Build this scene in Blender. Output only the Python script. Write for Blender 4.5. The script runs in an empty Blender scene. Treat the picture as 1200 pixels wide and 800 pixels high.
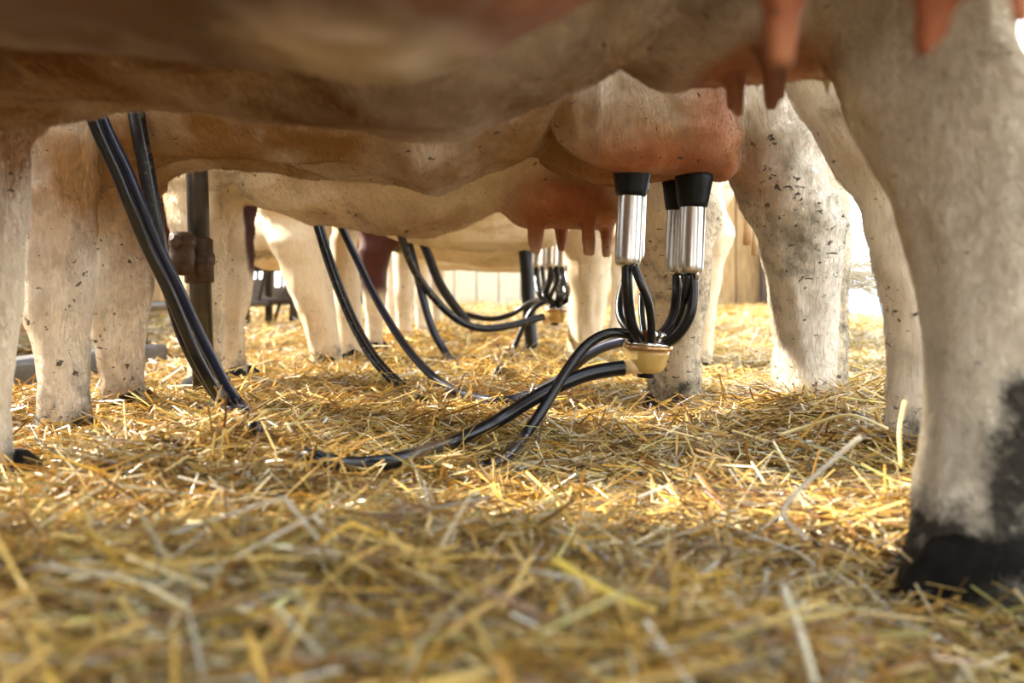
import bpy, bmesh, math, random
import numpy as np
from mathutils import Vector, Matrix
random.seed(7); RNG = np.random.default_rng(11)

# ------------------------------------------------------------------ camera, sky, sun, exposure
F, CX, HZ, CAMZ = 1200.0, 600.0, 345.0, 0.30      # focal length and horizon in pixels of a 1200x800 frame
scene = bpy.context.scene
cam_d = bpy.data.cameras.new('camera'); cam = bpy.data.objects.new('camera', cam_d)
scene.collection.objects.link(cam); scene.camera = cam
cam.location = (0, 0, CAMZ); cam.rotation_euler = (math.pi/2, 0, 0)
cam_d.sensor_width = 36; cam_d.lens = 36*F/1200; cam_d.shift_y = -(400-HZ)/1200
cam_d.clip_start = 0.02; cam_d.clip_end = 300
cam_d.dof.use_dof = True; cam_d.dof.focus_distance = 1.86; cam_d.dof.aperture_fstop = 4.0

world = bpy.data.worlds.new('world'); scene.world = world; world.use_nodes = True
wn = world.node_tree; wn.nodes.clear()
wo = wn.nodes.new('ShaderNodeOutputWorld'); wb = wn.nodes.new('ShaderNodeBackground')
wg = wn.nodes.new('ShaderNodeTexCoord'); ws = wn.nodes.new('ShaderNodeSeparateXYZ'); wr = wn.nodes.new('ShaderNodeValToRGB')
wr.color_ramp.elements[0].position = 0.0; wr.color_ramp.elements[0].color = (1.0, 0.97, 0.93, 1)
wr.color_ramp.elements[1].position = 0.8; wr.color_ramp.elements[1].color = (0.66, 0.82, 1.0, 1)
wn.links.new(wg.outputs['Generated'], ws.inputs[0]); wn.links.new(ws.outputs['Z'], wr.inputs[0])
wn.links.new(wr.outputs[0], wb.inputs[0]); wb.inputs[1].default_value = 3.3
wn.links.new(wb.outputs[0], wo.inputs[0])

sun_d = bpy.data.lights.new('sun', 'SUN'); sun = bpy.data.objects.new('sun', sun_d)
scene.collection.objects.link(sun)
sun_d.energy = 14; sun_d.angle = math.radians(3.5); sun_d.color = (1.0, 0.91, 0.76)
SUN_FROM = Vector((-0.80, 0.30, 0.50))
sun.rotation_euler = SUN_FROM.to_track_quat('Z', 'Y').to_euler()
sun.location = (-4, -1, 4)

vs = scene.view_settings
vs.view_transform = 'Standard'; vs.look = 'None'; vs.gamma = 1; vs.use_curve_mapping = False
vs.exposure = 0.72

# ------------------------------------------------------------------ helpers
def P(px, py, d):
    return Vector(((px-CX)/F*d, d, CAMZ+(HZ-py)/F*d))
def link(o, parent=None):
    scene.collection.objects.link(o)
    if parent is not None: o.parent = parent
    return o
def tag(o, label=None, cat=None, group=None, kind=None):
    if label: o['label'] = label
    if cat: o['category'] = cat
    if group: o['group'] = group
    if kind: o['kind'] = kind
    return o
def empty(name, loc, rz=0.0):
    o = bpy.data.objects.new(name, None); o.empty_display_size = 0.05
    o.location = loc; o.rotation_euler = (0, 0, rz); return link(o)
def mesh_obj(name, verts, faces, m=None, parent=None, origin=None, smooth=True):
    verts = np.asarray(verts, dtype=np.float32).reshape(-1, 3)
    if origin is not None: verts = verts-np.array(origin, dtype=np.float32)
    me = bpy.data.meshes.new(name)
    if isinstance(faces, np.ndarray):
        nf, k = faces.shape
        me.vertices.add(len(verts)); me.vertices.foreach_set('co', verts.ravel())
        me.loops.add(nf*k); me.loops.foreach_set('vertex_index', faces.astype(np.int32).ravel())
        me.polygons.add(nf); me.polygons.foreach_set('loop_start', np.arange(nf, dtype=np.int32)*k)
        me.update(calc_edges=True)
    else:
        me.from_pydata(verts.tolist(), [], faces)
    me.polygons.foreach_set('use_smooth', np.full(len(me.polygons), smooth))
    if m: me.materials.append(m)
    o = bpy.data.objects.new(name, me)
    link(o, parent)
    if origin is not None and parent is None: o.location = origin
    me.update()
    return o
def bm_obj(name, bm, m, parent=None, smooth=True, loc=None):
    me = bpy.data.meshes.new(name); bm.normal_update(); bm.to_mesh(me); bm.free()
    for p in me.polygons: p.use_smooth = smooth
    me.materials.append(m)
    o = bpy.data.objects.new(name, me); link(o, parent)
    if loc is not None: o.location = loc
    return o
def catmull(pts, n=8):
    pts = [Vector(p) for p in pts]; out = []
    q = [pts[0]*2-pts[1]]+pts+[pts[-1]*2-pts[-2]]
    for i in range(1, len(q)-2):
        a, b, c, d = q[i-1], q[i], q[i+1], q[i+2]
        for k in range(n):
            t = k/n
            out.append(0.5*((2*b)+(c-a)*t+(2*a-5*b+4*c-d)*t*t+(3*b-a-3*c+d)*t**3))
    out.append(pts[-1]); return out
def tube_geo(path, rad, sides=12, closed=True):
    """verts, faces of a tube; rad is a number or a list."""
    n = len(path); V = []; Fc = []
    rads = rad if isinstance(rad, (list, tuple)) else [rad]*n
    t0 = (path[1]-path[0]).normalized()
    up = Vector((0, 0, 1)) if abs(t0.z) < 0.9 else Vector((0, 1, 0))
    u = t0.cross(up).normalized()
    for i, p in enumerate(path):
        t = (path[min(i+1, n-1)]-path[max(i-1, 0)]).normalized()
        u = (u-t*u.dot(t)).normalized(); v = t.cross(u)
        for k in range(sides):
            a = 2*math.pi*k/sides
            V.append(tuple(p+(u*math.cos(a)+v*math.sin(a))*rads[i]))
    for i in range(n-1):
        for k in range(sides):
            a = i*sides+k; b = i*sides+(k+1) % sides
            Fc.append((a, b, b+sides, a+sides))
    if closed:
        Fc.append(tuple(range(sides-1, -1, -1))); Fc.append(tuple((n-1)*sides+k for k in range(sides)))
    return V, Fc
def join_geo(geos):
    V = []; Fc = []
    for v, f in geos:
        o = len(V); V += list(v); Fc += [tuple(i+o for i in q) for q in f]
    return V, Fc
def lathe_geo(profile, base=Vector((0, 0, 0)), axis=Vector((0, 0, 1)), sides=28):
    """profile: (radius, height) from bottom to top along axis."""
    axis = axis.normalized(); u = axis.orthogonal().normalized(); v = axis.cross(u)
    V = []; Fc = []
    for r, h in profile:
        for k in range(sides):
            a = 2*math.pi*k/sides
            V.append(tuple(base+axis*h+(u*math.cos(a)+v*math.sin(a))*max(r, 1e-5)))
    for i in range(len(profile)-1):
        for k in range(sides):
            a = i*sides+k; b = i*sides+(k+1) % sides
            Fc.append((a, b, b+sides, a+sides))
    Fc.append(tuple(range(sides-1, -1, -1)))
    m = (len(profile)-1)*sides; Fc.append(tuple(m+k for k in range(sides)))
    return V, Fc
def box_geo(lo, hi, bev=0.0):
    x0, y0, z0 = lo; x1, y1, z1 = hi
    bm = bmesh.new(); bmesh.ops.create_cube(bm, size=1)
    for v in bm.verts:
        v.co = Vector(((v.co.x+.5)*(x1-x0)+x0, (v.co.y+.5)*(y1-y0)+y0, (v.co.z+.5)*(z1-z0)+z0))
    if bev: bmesh.ops.bevel(bm, geom=bm.edges[:], offset=bev, segments=2, affect='EDGES', profile=0.5)
    bm.verts.index_update()
    V = [tuple(v.co) for v in bm.verts]; Fc = [tuple(v.index for v in f.verts) for f in bm.faces]
    bm.free(); return V, Fc

# ------------------------------------------------------------------ materials
class NT:
    def __init__(s, name):
        s.m = bpy.data.materials.new(name); s.m.use_nodes = True; s.t = s.m.node_tree
        s.b = s.t.nodes['Principled BSDF']; s.out = s.t.nodes['Material Output']
    def n(s, typ, **k):
        nd = s.t.nodes.new(typ)
        for a, v in k.items():
            if a.startswith('i_'): nd.inputs[a[2:].replace('_', ' ')].default_value = v
            else: setattr(nd, a, v)
        return nd
    def l(s, a, b): s.t.links.new(a, b)
    def ramp(s, src, stops, interp='LINEAR'):
        r = s.n('ShaderNodeValToRGB'); cr = r.color_ramp; cr.interpolation = interp
        while len(cr.elements) < len(stops): cr.elements.new(0.5)
        for e, (p, c) in zip(cr.elements, stops):
            e.position = p; e.color = tuple(c)+(1,) if len(c) == 3 else c
        s.l(src, r.inputs[0]); return r.outputs[0]
    def mix(s, fac, a, b, mode='MIX'):
        mx = s.n('ShaderNodeMix', data_type='RGBA', blend_type=mode)
        for v, i in ((fac, 0), (a, 6), (b, 7)):
            if hasattr(v, 'links'): s.l(v, mx.inputs[i])
            elif i == 0: mx.inputs[0].default_value = v
            else: mx.inputs[i].default_value = tuple(v)+(1,) if len(v) == 3 else v
        return mx.outputs[2]
    def math(s, op, a, b=0.0, clamp=False):
        nd = s.n('ShaderNodeMath', operation=op, use_clamp=clamp)
        for v, i in ((a, 0), (b, 1)):
            if hasattr(v, 'links'): s.l(v, nd.inputs[i])
            else: nd.inputs[i].default_value = v
        return nd.outputs[0]
    def coords(s, scale=(1, 1, 1), rot=(0, 0, 0), kind='Object'):
        tc = s.n('ShaderNodeTexCoord'); mp = s.n('ShaderNodeMapping')
        mp.inputs['Scale'].default_value = scale; mp.inputs['Rotation'].default_value = rot
        s.l(tc.outputs[kind], mp.inputs[0]); return mp.outputs[0]
    def noise(s, vec, scale, detail=4, rough=0.55, dist=0.0):
        nz = s.n('ShaderNodeTexNoise'); nz.inputs['Scale'].default_value = scale
        nz.inputs['Detail'].default_value = detail; nz.inputs['Roughness'].default_value = rough
        nz.inputs['Distortion'].default_value = dist; s.l(vec, nz.inputs['Vector']); return nz.outputs['Fac']
    def bump(s, h, strength=0.3, dist=0.002):
        bp = s.n('ShaderNodeBump'); bp.inputs['Strength'].default_value = strength
        bp.inputs['Distance'].default_value = dist; s.l(h, bp.inputs['Height'])
        s.l(bp.outputs[0], s.b.inputs['Normal'])
    def done(s, rough=0.6, metal=0.0, spec=0.5, col=None):
        s.b.inputs['Roughness'].default_value = rough; s.b.inputs['Metallic'].default_value = metal
        s.b.inputs['Specular IOR Level'].default_value = spec
        if col is not None:
            if hasattr(col, 'links'): s.l(col, s.b.inputs['Base Color'])
            else: s.b.inputs['Base Color'].default_value = tuple(col)+(1,)
        return s.m

def coat(name, pale, tan, speck=1.0, grey=0.0):
    """short hair coat; vertex attribute 'mask': r = bare udder skin, g = how dirty, b = dark red patch, a = darker tan"""
    t = NT(name); v = t.coords()
    at = t.n('ShaderNodeAttribute', attribute_name='mask'); sp = t.n('ShaderNodeSeparateColor'); t.l(at.outputs['Color'], sp.inputs[0])
    R_, G_, B_ = sp.outputs[0], sp.outputs[1], sp.outputs[2]; A_ = at.outputs['Alpha']
    big = t.noise(v, 5.0, 5, 0.6)
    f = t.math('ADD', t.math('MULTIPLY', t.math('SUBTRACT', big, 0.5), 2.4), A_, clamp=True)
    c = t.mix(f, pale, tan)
    sm_ = t.ramp(t.noise(t.coords((0.7, 1.3, 2.2)), 7.0, 6, 0.7), [(0.60, (0, 0, 0)), (0.74, (1, 1, 1))])
    c = t.mix(t.math('MULTIPLY', sm_, 0.55), c, (0.10, 0.062, 0.028))
    # grey staining on the white hair
    g1 = t.ramp(t.noise(v, 9.0, 6, 0.7), [(0.50, (0, 0, 0)), (0.72, (1, 1, 1))])
    c = t.mix(t.math('MULTIPLY', g1, t.math('MULTIPLY', G_, 1.3, True)), c, (0.20, 0.165, 0.095))
    # hair streaks
    vh = t.coords((160, 160, 26)); hs = t.noise(vh, 1.0, 3, 0.6)
    vh2 = t.coords((420, 420, 60)); hs2 = t.noise(vh2, 1.0, 2, 0.6)
    c = t.mix(0.26, c, t.ramp(hs, [(0.3, (0.42, 0.31, 0.19)), (0.7, (1.0, 0.96, 0.88))]), 'MULTIPLY')
    # pinkish-brown udder skin
    skin = t.ramp(t.noise(v, 14.0, 5, 0.65), [(0.25, (0.19, 0.055, 0.018)), (0.5, (0.30, 0.095, 0.034)), (0.75, (0.44, 0.19, 0.08))])
    c = t.mix(R_, c, skin)
    c = t.mix(B_, c, (0.055, 0.012, 0.006))
    # flecks of dried muck, denser where dirty
    vf = t.coords((0.7, 0.7, 1.1), (0.0, 0.35, 0)); n1 = t.noise(vf, 85.0, 2, 0.5, 0.6)
    n1b = t.noise(v, 13.0, 2, 0.5)
    thr = t.math('ADD', n1, t.math('ADD', t.math('MULTIPLY', G_, 0.07*speck), t.math('MULTIPLY', t.math('SUBTRACT', n1b, 0.5), 0.28)))
    fk = t.ramp(thr, [(0.735, (0, 0, 0)), (0.755, (1, 1, 1))])
    c = t.mix(t.math('MULTIPLY', fk, 0.9), c, (0.045, 0.033, 0.02))
    # caked feet: dirty value above 1/2
    hi = t.math('ADD', t.math('MULTIPLY', t.math('SUBTRACT', G_, 0.62), 3.2), t.math('MULTIPLY', t.math('SUBTRACT', t.noise(v, 16.0, 6, 0.75), 0.5), 4.5), clamp=True)
    c = t.mix(hi, c, (0.06, 0.05, 0.035))
    if grey: c = t.mix(grey, c, (0.55, 0.55, 0.52))
    hmix = t.math('ADD', t.math('MULTIPLY', hs, 0.7), t.math('MULTIPLY', hs2, 0.5))
    bumpy = t.math('ADD', hmix, t.math('MULTIPLY', t.noise(v, 30.0, 4, 0.6), 0.8))
    t.bump(bumpy, 0.55, 0.004)
    t.b.inputs['Sheen Weight'].default_value = 0.05; t.b.inputs['Sheen Roughness'].default_value = 0.4
    t.b.inputs['Subsurface Weight'].default_value = 0.0
    return t.done(0.62, 0, 0.25, c)

def simple(name, col, rough=0.5, metal=0.0, spec=0.5, nscale=30, var=0.25, bump=0.0, coatw=0.0):
    t = NT(name); v = t.coords(); n = t.noise(v, nscale, 5, 0.65)
    dark = tuple(c*(1-var) for c in col); lite = tuple(min(1, c*(1+var)) for c in col)
    c = t.ramp(n, [(0.3, dark), (0.7, lite)])
    if bump: t.bump(n, bump, 0.004)
    if coatw: t.b.inputs['Coat Weight'].default_value = coatw
    return t.done(rough, metal, spec, c)

M = {}
M['rubber'] = simple('black_rubber', (0.006, 0.006, 0.007), 0.28, 0, 0.38, 60, 0.4)
M['rubber_matte'] = simple('matte_black_rubber', (0.005, 0.005, 0.005), 0.45, 0, 0.18, 90, 0.4, 0.15)
def dusty_rubber():
    t = NT('dusty_rubber'); v = t.coords()
    d = t.ramp(t.noise(v, 45, 5, 0.7), [(0.60, (0, 0, 0)), (0.75, (1, 1, 1))])
    c = t.mix(t.math('MULTIPLY', d, 0.5), (0.012, 0.012, 0.015), (0.30, 0.26, 0.18))
    t.l(t.math('ADD', t.math('MULTIPLY', d, 0.4), 0.26), t.b.inputs['Roughness'])
    m = t.done(0.3, 0, 0.35, c); t.l(t.math('ADD', t.math('MULTIPLY', d, 0.4), 0.26), t.b.inputs['Roughness']); return m
M['dusty'] = dusty_rubber()
M['blue_rubber'] = simple('blue_black_rubber', (0.010, 0.014, 0.032), 0.28, 0, 0.4, 60, 0.3)
def brushed():
    t = NT('brushed_steel'); v = t.coords((90, 90, 4)); n = t.noise(v, 3.0, 4, 0.6)
    c = t.ramp(n, [(0.3, (0.50, 0.485, 0.46)), (0.7, (0.56, 0.545, 0.52))])
    return t.done(0.27, 1.0, 0.5, c)
M['steel'] = brushed()
M['chrome'] = simple('claw_chrome', (0.55, 0.53, 0.50), 0.16, 1.0, 0.5, 30, 0.1)
def plastic_bowl():
    t = NT('amber_bowl'); m = t.done(0.18, 0, 0.5, (0.62, 0.42, 0.14))
    t.b.inputs['Transmission Weight'].default_value = 0.35; t.b.inputs['IOR'].default_value = 1.45
    t.b.inputs['Subsurface Weight'].default_value = 0.2; t.b.inputs['Subsurface Radius'].default_value = (0.02, 0.012, 0.004)
    return m
M['bowl'] = plastic_bowl()
M['copper'] = simple('claw_rim', (0.42, 0.24, 0.10), 0.25, 0.6, 0.5, 40, 0.15)
M['nozzle'] = simple('beige_nozzle', (0.62, 0.42, 0.20), 0.35, 0, 0.5, 40, 0.1)
def rusty():
    t = NT('galvanised_pipe'); v = t.coords()
    n = t.noise(v, 14, 6, 0.7); c = t.ramp(n, [(0.35, (0.022, 0.018, 0.014)), (0.6, (0.04, 0.034, 0.028)), (0.8, (0.11, 0.09, 0.07))])
    t.bump(n, 0.15, 0.002); return t.done(0.3, 0.35, 0.6, c)
M['pipe'] = rusty()
M['rust'] = simple('rusty_clamp', (0.05, 0.026, 0.013), 0.5, 0.4, 0.4, 60, 0.5, 0.4)
M['concrete'] = simple('concrete', (0.12, 0.115, 0.115), 0.85, 0, 0.3, 8, 0.35, 0.3)
M['yard'] = simple('pale_yard', (0.76, 0.73, 0.66), 0.9, 0, 0.2, 3, 0.15)
M['darkwood'] = simple('dark_wood', (0.07, 0.045, 0.03), 0.8, 0, 0.3, 12, 0.4, 0.3)
M['hoof'] = simple('hoof_horn', (0.014, 0.012, 0.010), 0.85, 0, 0.12, 40, 0.5, 0.5)
M['tailhair'] = simple('tail_hair', (0.55, 0.48, 0.34), 0.5, 0, 0.4, 40, 0.3)
M['skinpink'] = simple('muzzle_skin', (0.45, 0.26, 0.2), 0.5, 0, 0.4, 20, 0.2)
M['galv'] = simple('pale_sheet', (0.42, 0.52, 0.66), 0.5, 0.2, 0.4, 5, 0.15)
def wood():
    t = NT('plank_wood'); v = t.coords((3, 3, 0.35)); oi = t.n('ShaderNodeObjectInfo')
    n = t.noise(v, 12, 6, 0.65, 0.6)
    c = t.ramp(n, [(0.25, (0.20, 0.11, 0.045)), (0.55, (0.42, 0.26, 0.11)), (0.8, (0.56, 0.38, 0.18))])
    k = t.math('ADD', t.math('MULTIPLY', oi.outputs['Random'], 0.5), 0.7)
    cc = t.n('ShaderNodeCombineColor'); [t.l(k, cc.inputs[i]) for i in range(3)]
    c = t.mix(1.0, c, cc.outputs[0], 'MULTIPLY'); t.bump(n, 0.3, 0.004)
    return t.done(0.75, 0, 0.3, c)
M['wood'] = wood()
M['palewood'] = simple('lime_washed_boards', (0.74, 0.62, 0.42), 0.8, 0, 0.2, 6, 0.12)
def strawm():
    t = NT('straw'); at = t.n('ShaderNodeAttribute', attribute_name='col'); v = t.coords((1, 1, 1))
    n = t.noise(v, 120, 3, 0.6)
    c = t.mix(0.35, at.outputs['Color'], t.ramp(n, [(0.3, (0.45, 0.38, 0.25)), (0.7, (1, 1, 1))]), 'MULTIPLY')
    m = t.done(0.36, 0, 0.55, c)
    tr = t.n('ShaderNodeBsdfTranslucent'); t.l(c, tr.inputs[0]); mx = t.n('ShaderNodeMixShader'); mx.inputs[0].default_value = 0.18
    t.l(t.b.outputs[0], mx.inputs[1]); t.l(tr.outputs[0], mx.inputs[2]); t.l(mx.outputs[0], t.out.inputs[0]); return m
M['straw'] = strawm()
def bedm():
    t = NT('bedding_base'); v = t.coords((1, 1, 1)); n = t.noise(v, 60, 5, 0.7, 1.5)
    c = t.ramp(n, [(0.3, (0.03, 0.013, 0.004)), (0.6, (0.12, 0.055, 0.014)), (0.8, (0.26, 0.14, 0.04))])
    t.bump(n, 0.8, 0.01); return t.done(0.8, 0, 0.2, c)
M['bed'] = bedm()

# ------------------------------------------------------------------ the setting
def smooth01(t): t = np.clip(t, 0, 1); return t*t*(3-2*t)
_g = RNG.random((64, 64))
def vnoise(x, y, s):
    x = np.asarray(x)*s+100.0; y = np.asarray(y)*s+100.0
    xi = np.floor(x).astype(int); yi = np.floor(y).astype(int); fx = smooth01(x-xi); fy = smooth01(y-yi)
    g = lambda a, b: _g[a % 64, b % 64]
    return (g(xi, yi)*(1-fx)+g(xi+1, yi)*fx)*(1-fy)+(g(xi, yi+1)*(1-fx)+g(xi+1, yi+1)*fx)*fy
MOUNDS = [  # x, y, radius, height: where bedding is heaped or trodden down
    (0.56, 1.50, 0.16, 0.035), (0.55, 1.88, 0.18, 0.045), (0.62, 2.05, 0.2, 0.03), (-0.40, 1.45, 0.26, 0.030),
    (-0.1, 0.62, 0.30, 0.045), (0.36, 0.74, 0.17, -0.055), (0.30, 0.56, 0.12, -0.02), (0.35, 0.95, 0.16, -0.055), (-0.64, 1.28, 0.10, -0.05), (0.36, 2.28, 0.13, -0.045),
    (-0.80, 1.72, 0.09, 0.018), (-0.84, 2.08, 0.08, 0.012), (0.60, 3.05, 0.15, -0.03), (-0.45, 2.0, 0.25, 0.015), (0.45, 1.2, 0.15, 0.02), (0.62, 0.6, 0.2, -0.03),
    (-0.68, 2.5, 0.2, -0.02), (0.1, 0.95, 0.3, 0.01), (-0.62, 3.6, 0.2, -0.02)]
def ground(x, y):
    x = np.asarray(x, dtype=float); y = np.asarray(y, dtype=float)
    h = 0.040+0.030*(vnoise(x, y, 2.3)-0.5)*2+0.014*(vnoise(x+7, y+3, 8.0)-0.5)*2
    for mx, my, r, a in MOUNDS: h = h+a*np.exp(-((x-mx)**2+(y-my)**2)/(r*r))
    h = h+0.10*smooth01((y-5.0)/4.0)
    h = h*np.maximum(smooth01((x+1.32)/0.18), smooth01((y-4.35)/0.3))          # bedding ends at the feed kerb
    return np.maximum(h, 0.002)

V, Fc = box_geo((-7, -2.5, -0.1), (2.6, 12.5, -0.002))
tag(mesh_obj('floor', V, Fc, M['concrete'], origin=(0, 0, 0), smooth=False), kind='structure')
V, Fc = box_geo((2.6, -2.5, -0.14), (40, 45, -0.03))
tag(mesh_obj('yard_floor', V, Fc, M['yard'], origin=(3, 0, 0), smooth=False), kind='structure')

# back wall of upright planks on a plank-by-plank basis, post and plinth rail
def wall_planks(name, x0, x1, y, z0, z1, w, mat, backing, gap=0.012, skip=()):
    V, Fc = box_geo((x0, y+0.04, z0), (x1, y+0.10, z1))
    root = tag(mesh_obj(name, V, Fc, backing, origin=((x0+x1)/2, y+0.04, 0), smooth=False), kind='structure')
    n = int(round((x1-x0)/w)); ww = (x1-x0)/n
    V, Fc = box_geo((-ww/2+gap/2, -0.035, z0), (ww/2-gap/2, 0.0, z1), 0.006)
    me = None
    for i in range(n):
        if me is None:
            o = mesh_obj('plank', V, Fc, mat, root, smooth=False); me = o.data
        else:
            o = bpy.data.objects.new('plank', me); link(o, root)
        o.location = (x0+(i+.5)*ww-(x0+x1)/2, random.uniform(-0.01, 0.0), 0)
    return root
V, Fc = box_geo((-2.9, -1.4, 2.75), (0.2, 7.4, 2.85))  # unseen roof slab, added and cut back to shape sky and sun light
tag(mesh_obj('ceiling_blocker', V, Fc, M['darkwood'], origin=(-1, 3, 2.8), smooth=False), kind='structure')
V, Fc = box_geo((-2.9, -1.4, 0.0), (-0.3, -1.3, 2.75))  # unseen partial wall added behind the camera to darken the near bellies
tag(mesh_obj('wall_front_blocker', V, Fc, M['darkwood'], origin=(-1.4, -1.35, 0), smooth=False), kind='structure')
wall_planks('wall_back', 0.6, 2.6, 9.6, 0.0, 1.9, 0.25, M['wood'], M['darkwood'])
wall_planks('wall_far', -1.4, 0.6, 11.5, 0.0, 1.9, 0.25, M['palewood'], M['darkwood'])
V, Fc = box_geo((2.30, 9.40, 0.0), (2.44, 9.54, 2.8), 0.01)
tag(mesh_obj('wall_post', V, Fc, M['darkwood'], origin=(2.37, 9.47, 0), smooth=False), kind='structure')

# ------------------------------------------------------------------ cows: one implicit surface each, turned into a mesh by surface nets
def smin(a, b, k):
    h = np.clip(0.5+0.5*(b-a)/k, 0, 1)
    return b*(1-h)+a*h-k*h*(1-h)
def smax(a, b, k): return -smin(-a, -b, k)
def surface_nets(Fv, xs, ys, zs):
    nx, ny, nz = Fv.shape
    ins = Fv < 0
    cnt = np.zeros((nx-1, ny-1, nz-1), np.int8)
    for i in (0, 1):
        for j in (0, 1):
            for k in (0, 1): cnt += ins[i:nx-1+i, j:ny-1+j, k:nz-1+k]
    act = (cnt > 0) & (cnt < 8)
    I, J, K = np.nonzero(act); n = len(I)
    idx = np.full(act.shape, -1, np.int64); idx[I, J, K] = np.arange(n)
    acc = np.zeros((n, 3)); num = np.zeros(n)
    cor = [(a, b, c) for a in (0, 1) for b in (0, 1) for c in (0, 1)]
    for a in cor:
        for ax in range(3):
            if a[ax] == 1: continue
            b = list(a); b[ax] = 1
            fa = Fv[I+a[0], J+a[1], K+a[2]]; fb = Fv[I+b[0], J+b[1], K+b[2]]
            c = (fa < 0) != (fb < 0)
            t = np.where(c, fa/np.where(fa == fb, 1, fa-fb), 0)
            pa = np.stack([xs[I+a[0]], ys[J+a[1]], zs[K+a[2]]], 1); pb = np.stack([xs[I+b[0]], ys[J+b[1]], zs[K+b[2]]], 1)
            acc += np.where(c[:, None], pa+(pb-pa)*t[:, None], 0); num += c
    V = acc/num[:, None]
    faces = []
    A = ins
    for ax in range(3):
        sl0 = [slice(1, -1)]*3; sl1 = [slice(1, -1)]*3
        sl0[ax] = slice(0, -1); sl1[ax] = slice(1, None)
        e0 = A[tuple(sl0)]; e1 = A[tuple(sl1)]
        for flip, cond in ((False, e0 & ~e1), (True, ~e0 & e1)):
            ii = np.nonzero(cond); g = [ii[0].copy(), ii[1].copy(), ii[2].copy()]
            for q in range(3):
                if q != ax: g[q] = g[q]+1
            b, c = (ax+1) % 3, (ax+2) % 3
            def cell(db, dc):
                h = [g[0].copy(), g[1].copy(), g[2].copy()]; h[b] -= db; h[c] -= dc
                return idx[h[0], h[1], h[2]]
            quad = [cell(1, 1), cell(0, 1), cell(0, 0), cell(1, 0)]
            if flip: quad = quad[::-1]
            faces.append(np.stack(quad, 1))
    return V, np.concatenate(faces)

def rows_to_profile(rows, df, dt):
    """outline rows (py, left px, right px) from top to foot -> z, centre x, centre y, half width; depth runs from dt (top) to df (foot)."""
    out = []
    n = len(rows)
    for i, r in enumerate(rows):
        d = dt+(df-dt)*i/(n-1) if len(r) < 4 else r[3]
        z = CAMZ+(HZ-r[0])/F*d
        out.append((z, ((r[1]+r[2])/2-CX)/F*d, d, (r[2]-r[1])/2/F*d))
    out.sort(); return np.array(out)
GEN_HIND = [(-.02, 0, .052), (.05, -.004, .052), (.10, 0, .042), (.2, .012, .040), (.3, .02, .044), (.38, .03, .056), (.44, .03, .066), (.55, -.02, .09), (.70, -.05, .14), (.95, -.02, .18)]
GEN_FRONT = [(-.02, 0, .050), (.05, 0, .046), (.10, 0, .038), (.2, 0, .038), (.27, 0, .048), (.33, 0, .050), (.40, 0, .052), (.5, .005, .065), (.65, .02, .09), (.90, .02, .11)]
def generic_leg(kind, x, y, w=1.0):
    src = GEN_HIND if kind == 'hind' else GEN_FRONT
    return np.array([(z, x+dx, y, hw*w) for z, dx, hw in src])

masks_veins = {}
_t3 = RNG.random((32, 32, 32))
def noise3(x, y, z):
    x = x+50.; y = y+50.; z = z+50.
    xi, yi, zi = (np.floor(a).astype(int) for a in (x, y, z)); fx, fy, fz = smooth01(x-xi), smooth01(y-yi), smooth01(z-zi)
    r = 0
    for a in (0, 1):
        for b in (0, 1):
            for c in (0, 1):
                r = r+_t3[(xi+a) % 32, (yi+b) % 32, (zi+c) % 32]*(fx if a else 1-fx)*(fy if b else 1-fy)*(fz if c else 1-fz)
    return r-0.5
def get_normals(me):
    n = np.zeros(len(me.vertices)*3, np.float32); me.vertex_normals.foreach_get('vector', n); return n.reshape(-1, 3).astype(float)
def sculpt(me, V, ax, nn, Fr, R_):
    N = get_normals(me); x, y, z = V[:, 0], V[:, 1], V[:, 2]
    s = (x-Fr.x)*ax.x+(y-Fr.y)*ax.y; t = (x-Fr.x)*nn.x+(y-Fr.y)*nn.y
    leg = smooth01((0.50-z)/0.12)*smooth01((z-0.06)/0.06)
    body = (1-smooth01((0.46-z)/0.06))*(1-np.clip(R_, 0, 1)*0.7)
    ridg = lambda a: 0.5-np.abs(a)*2
    d = leg*(0.011*ridg(noise3(x*24, y*24, z*4.5))+0.004*noise3(x*60, y*60, z*14)-0.003)
    d += body*(0.030*ridg(noise3(s*3.0+4, t*9, z*11))+0.014*ridg(noise3(s*8+9, t*16, z*20))-0.006)
    d += 0.0035*noise3(x*45, y*45, z*38)
    V2 = V+N*d[:, None]
    co = np.zeros(len(V)*3, np.float32); me.vertices.foreach_get('co', co); off = co.reshape(-1, 3)[0]-V[0]
    me.vertices.foreach_set('co', (V2+off).astype(np.float32).ravel()); me.update(); V[:] = V2
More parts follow.
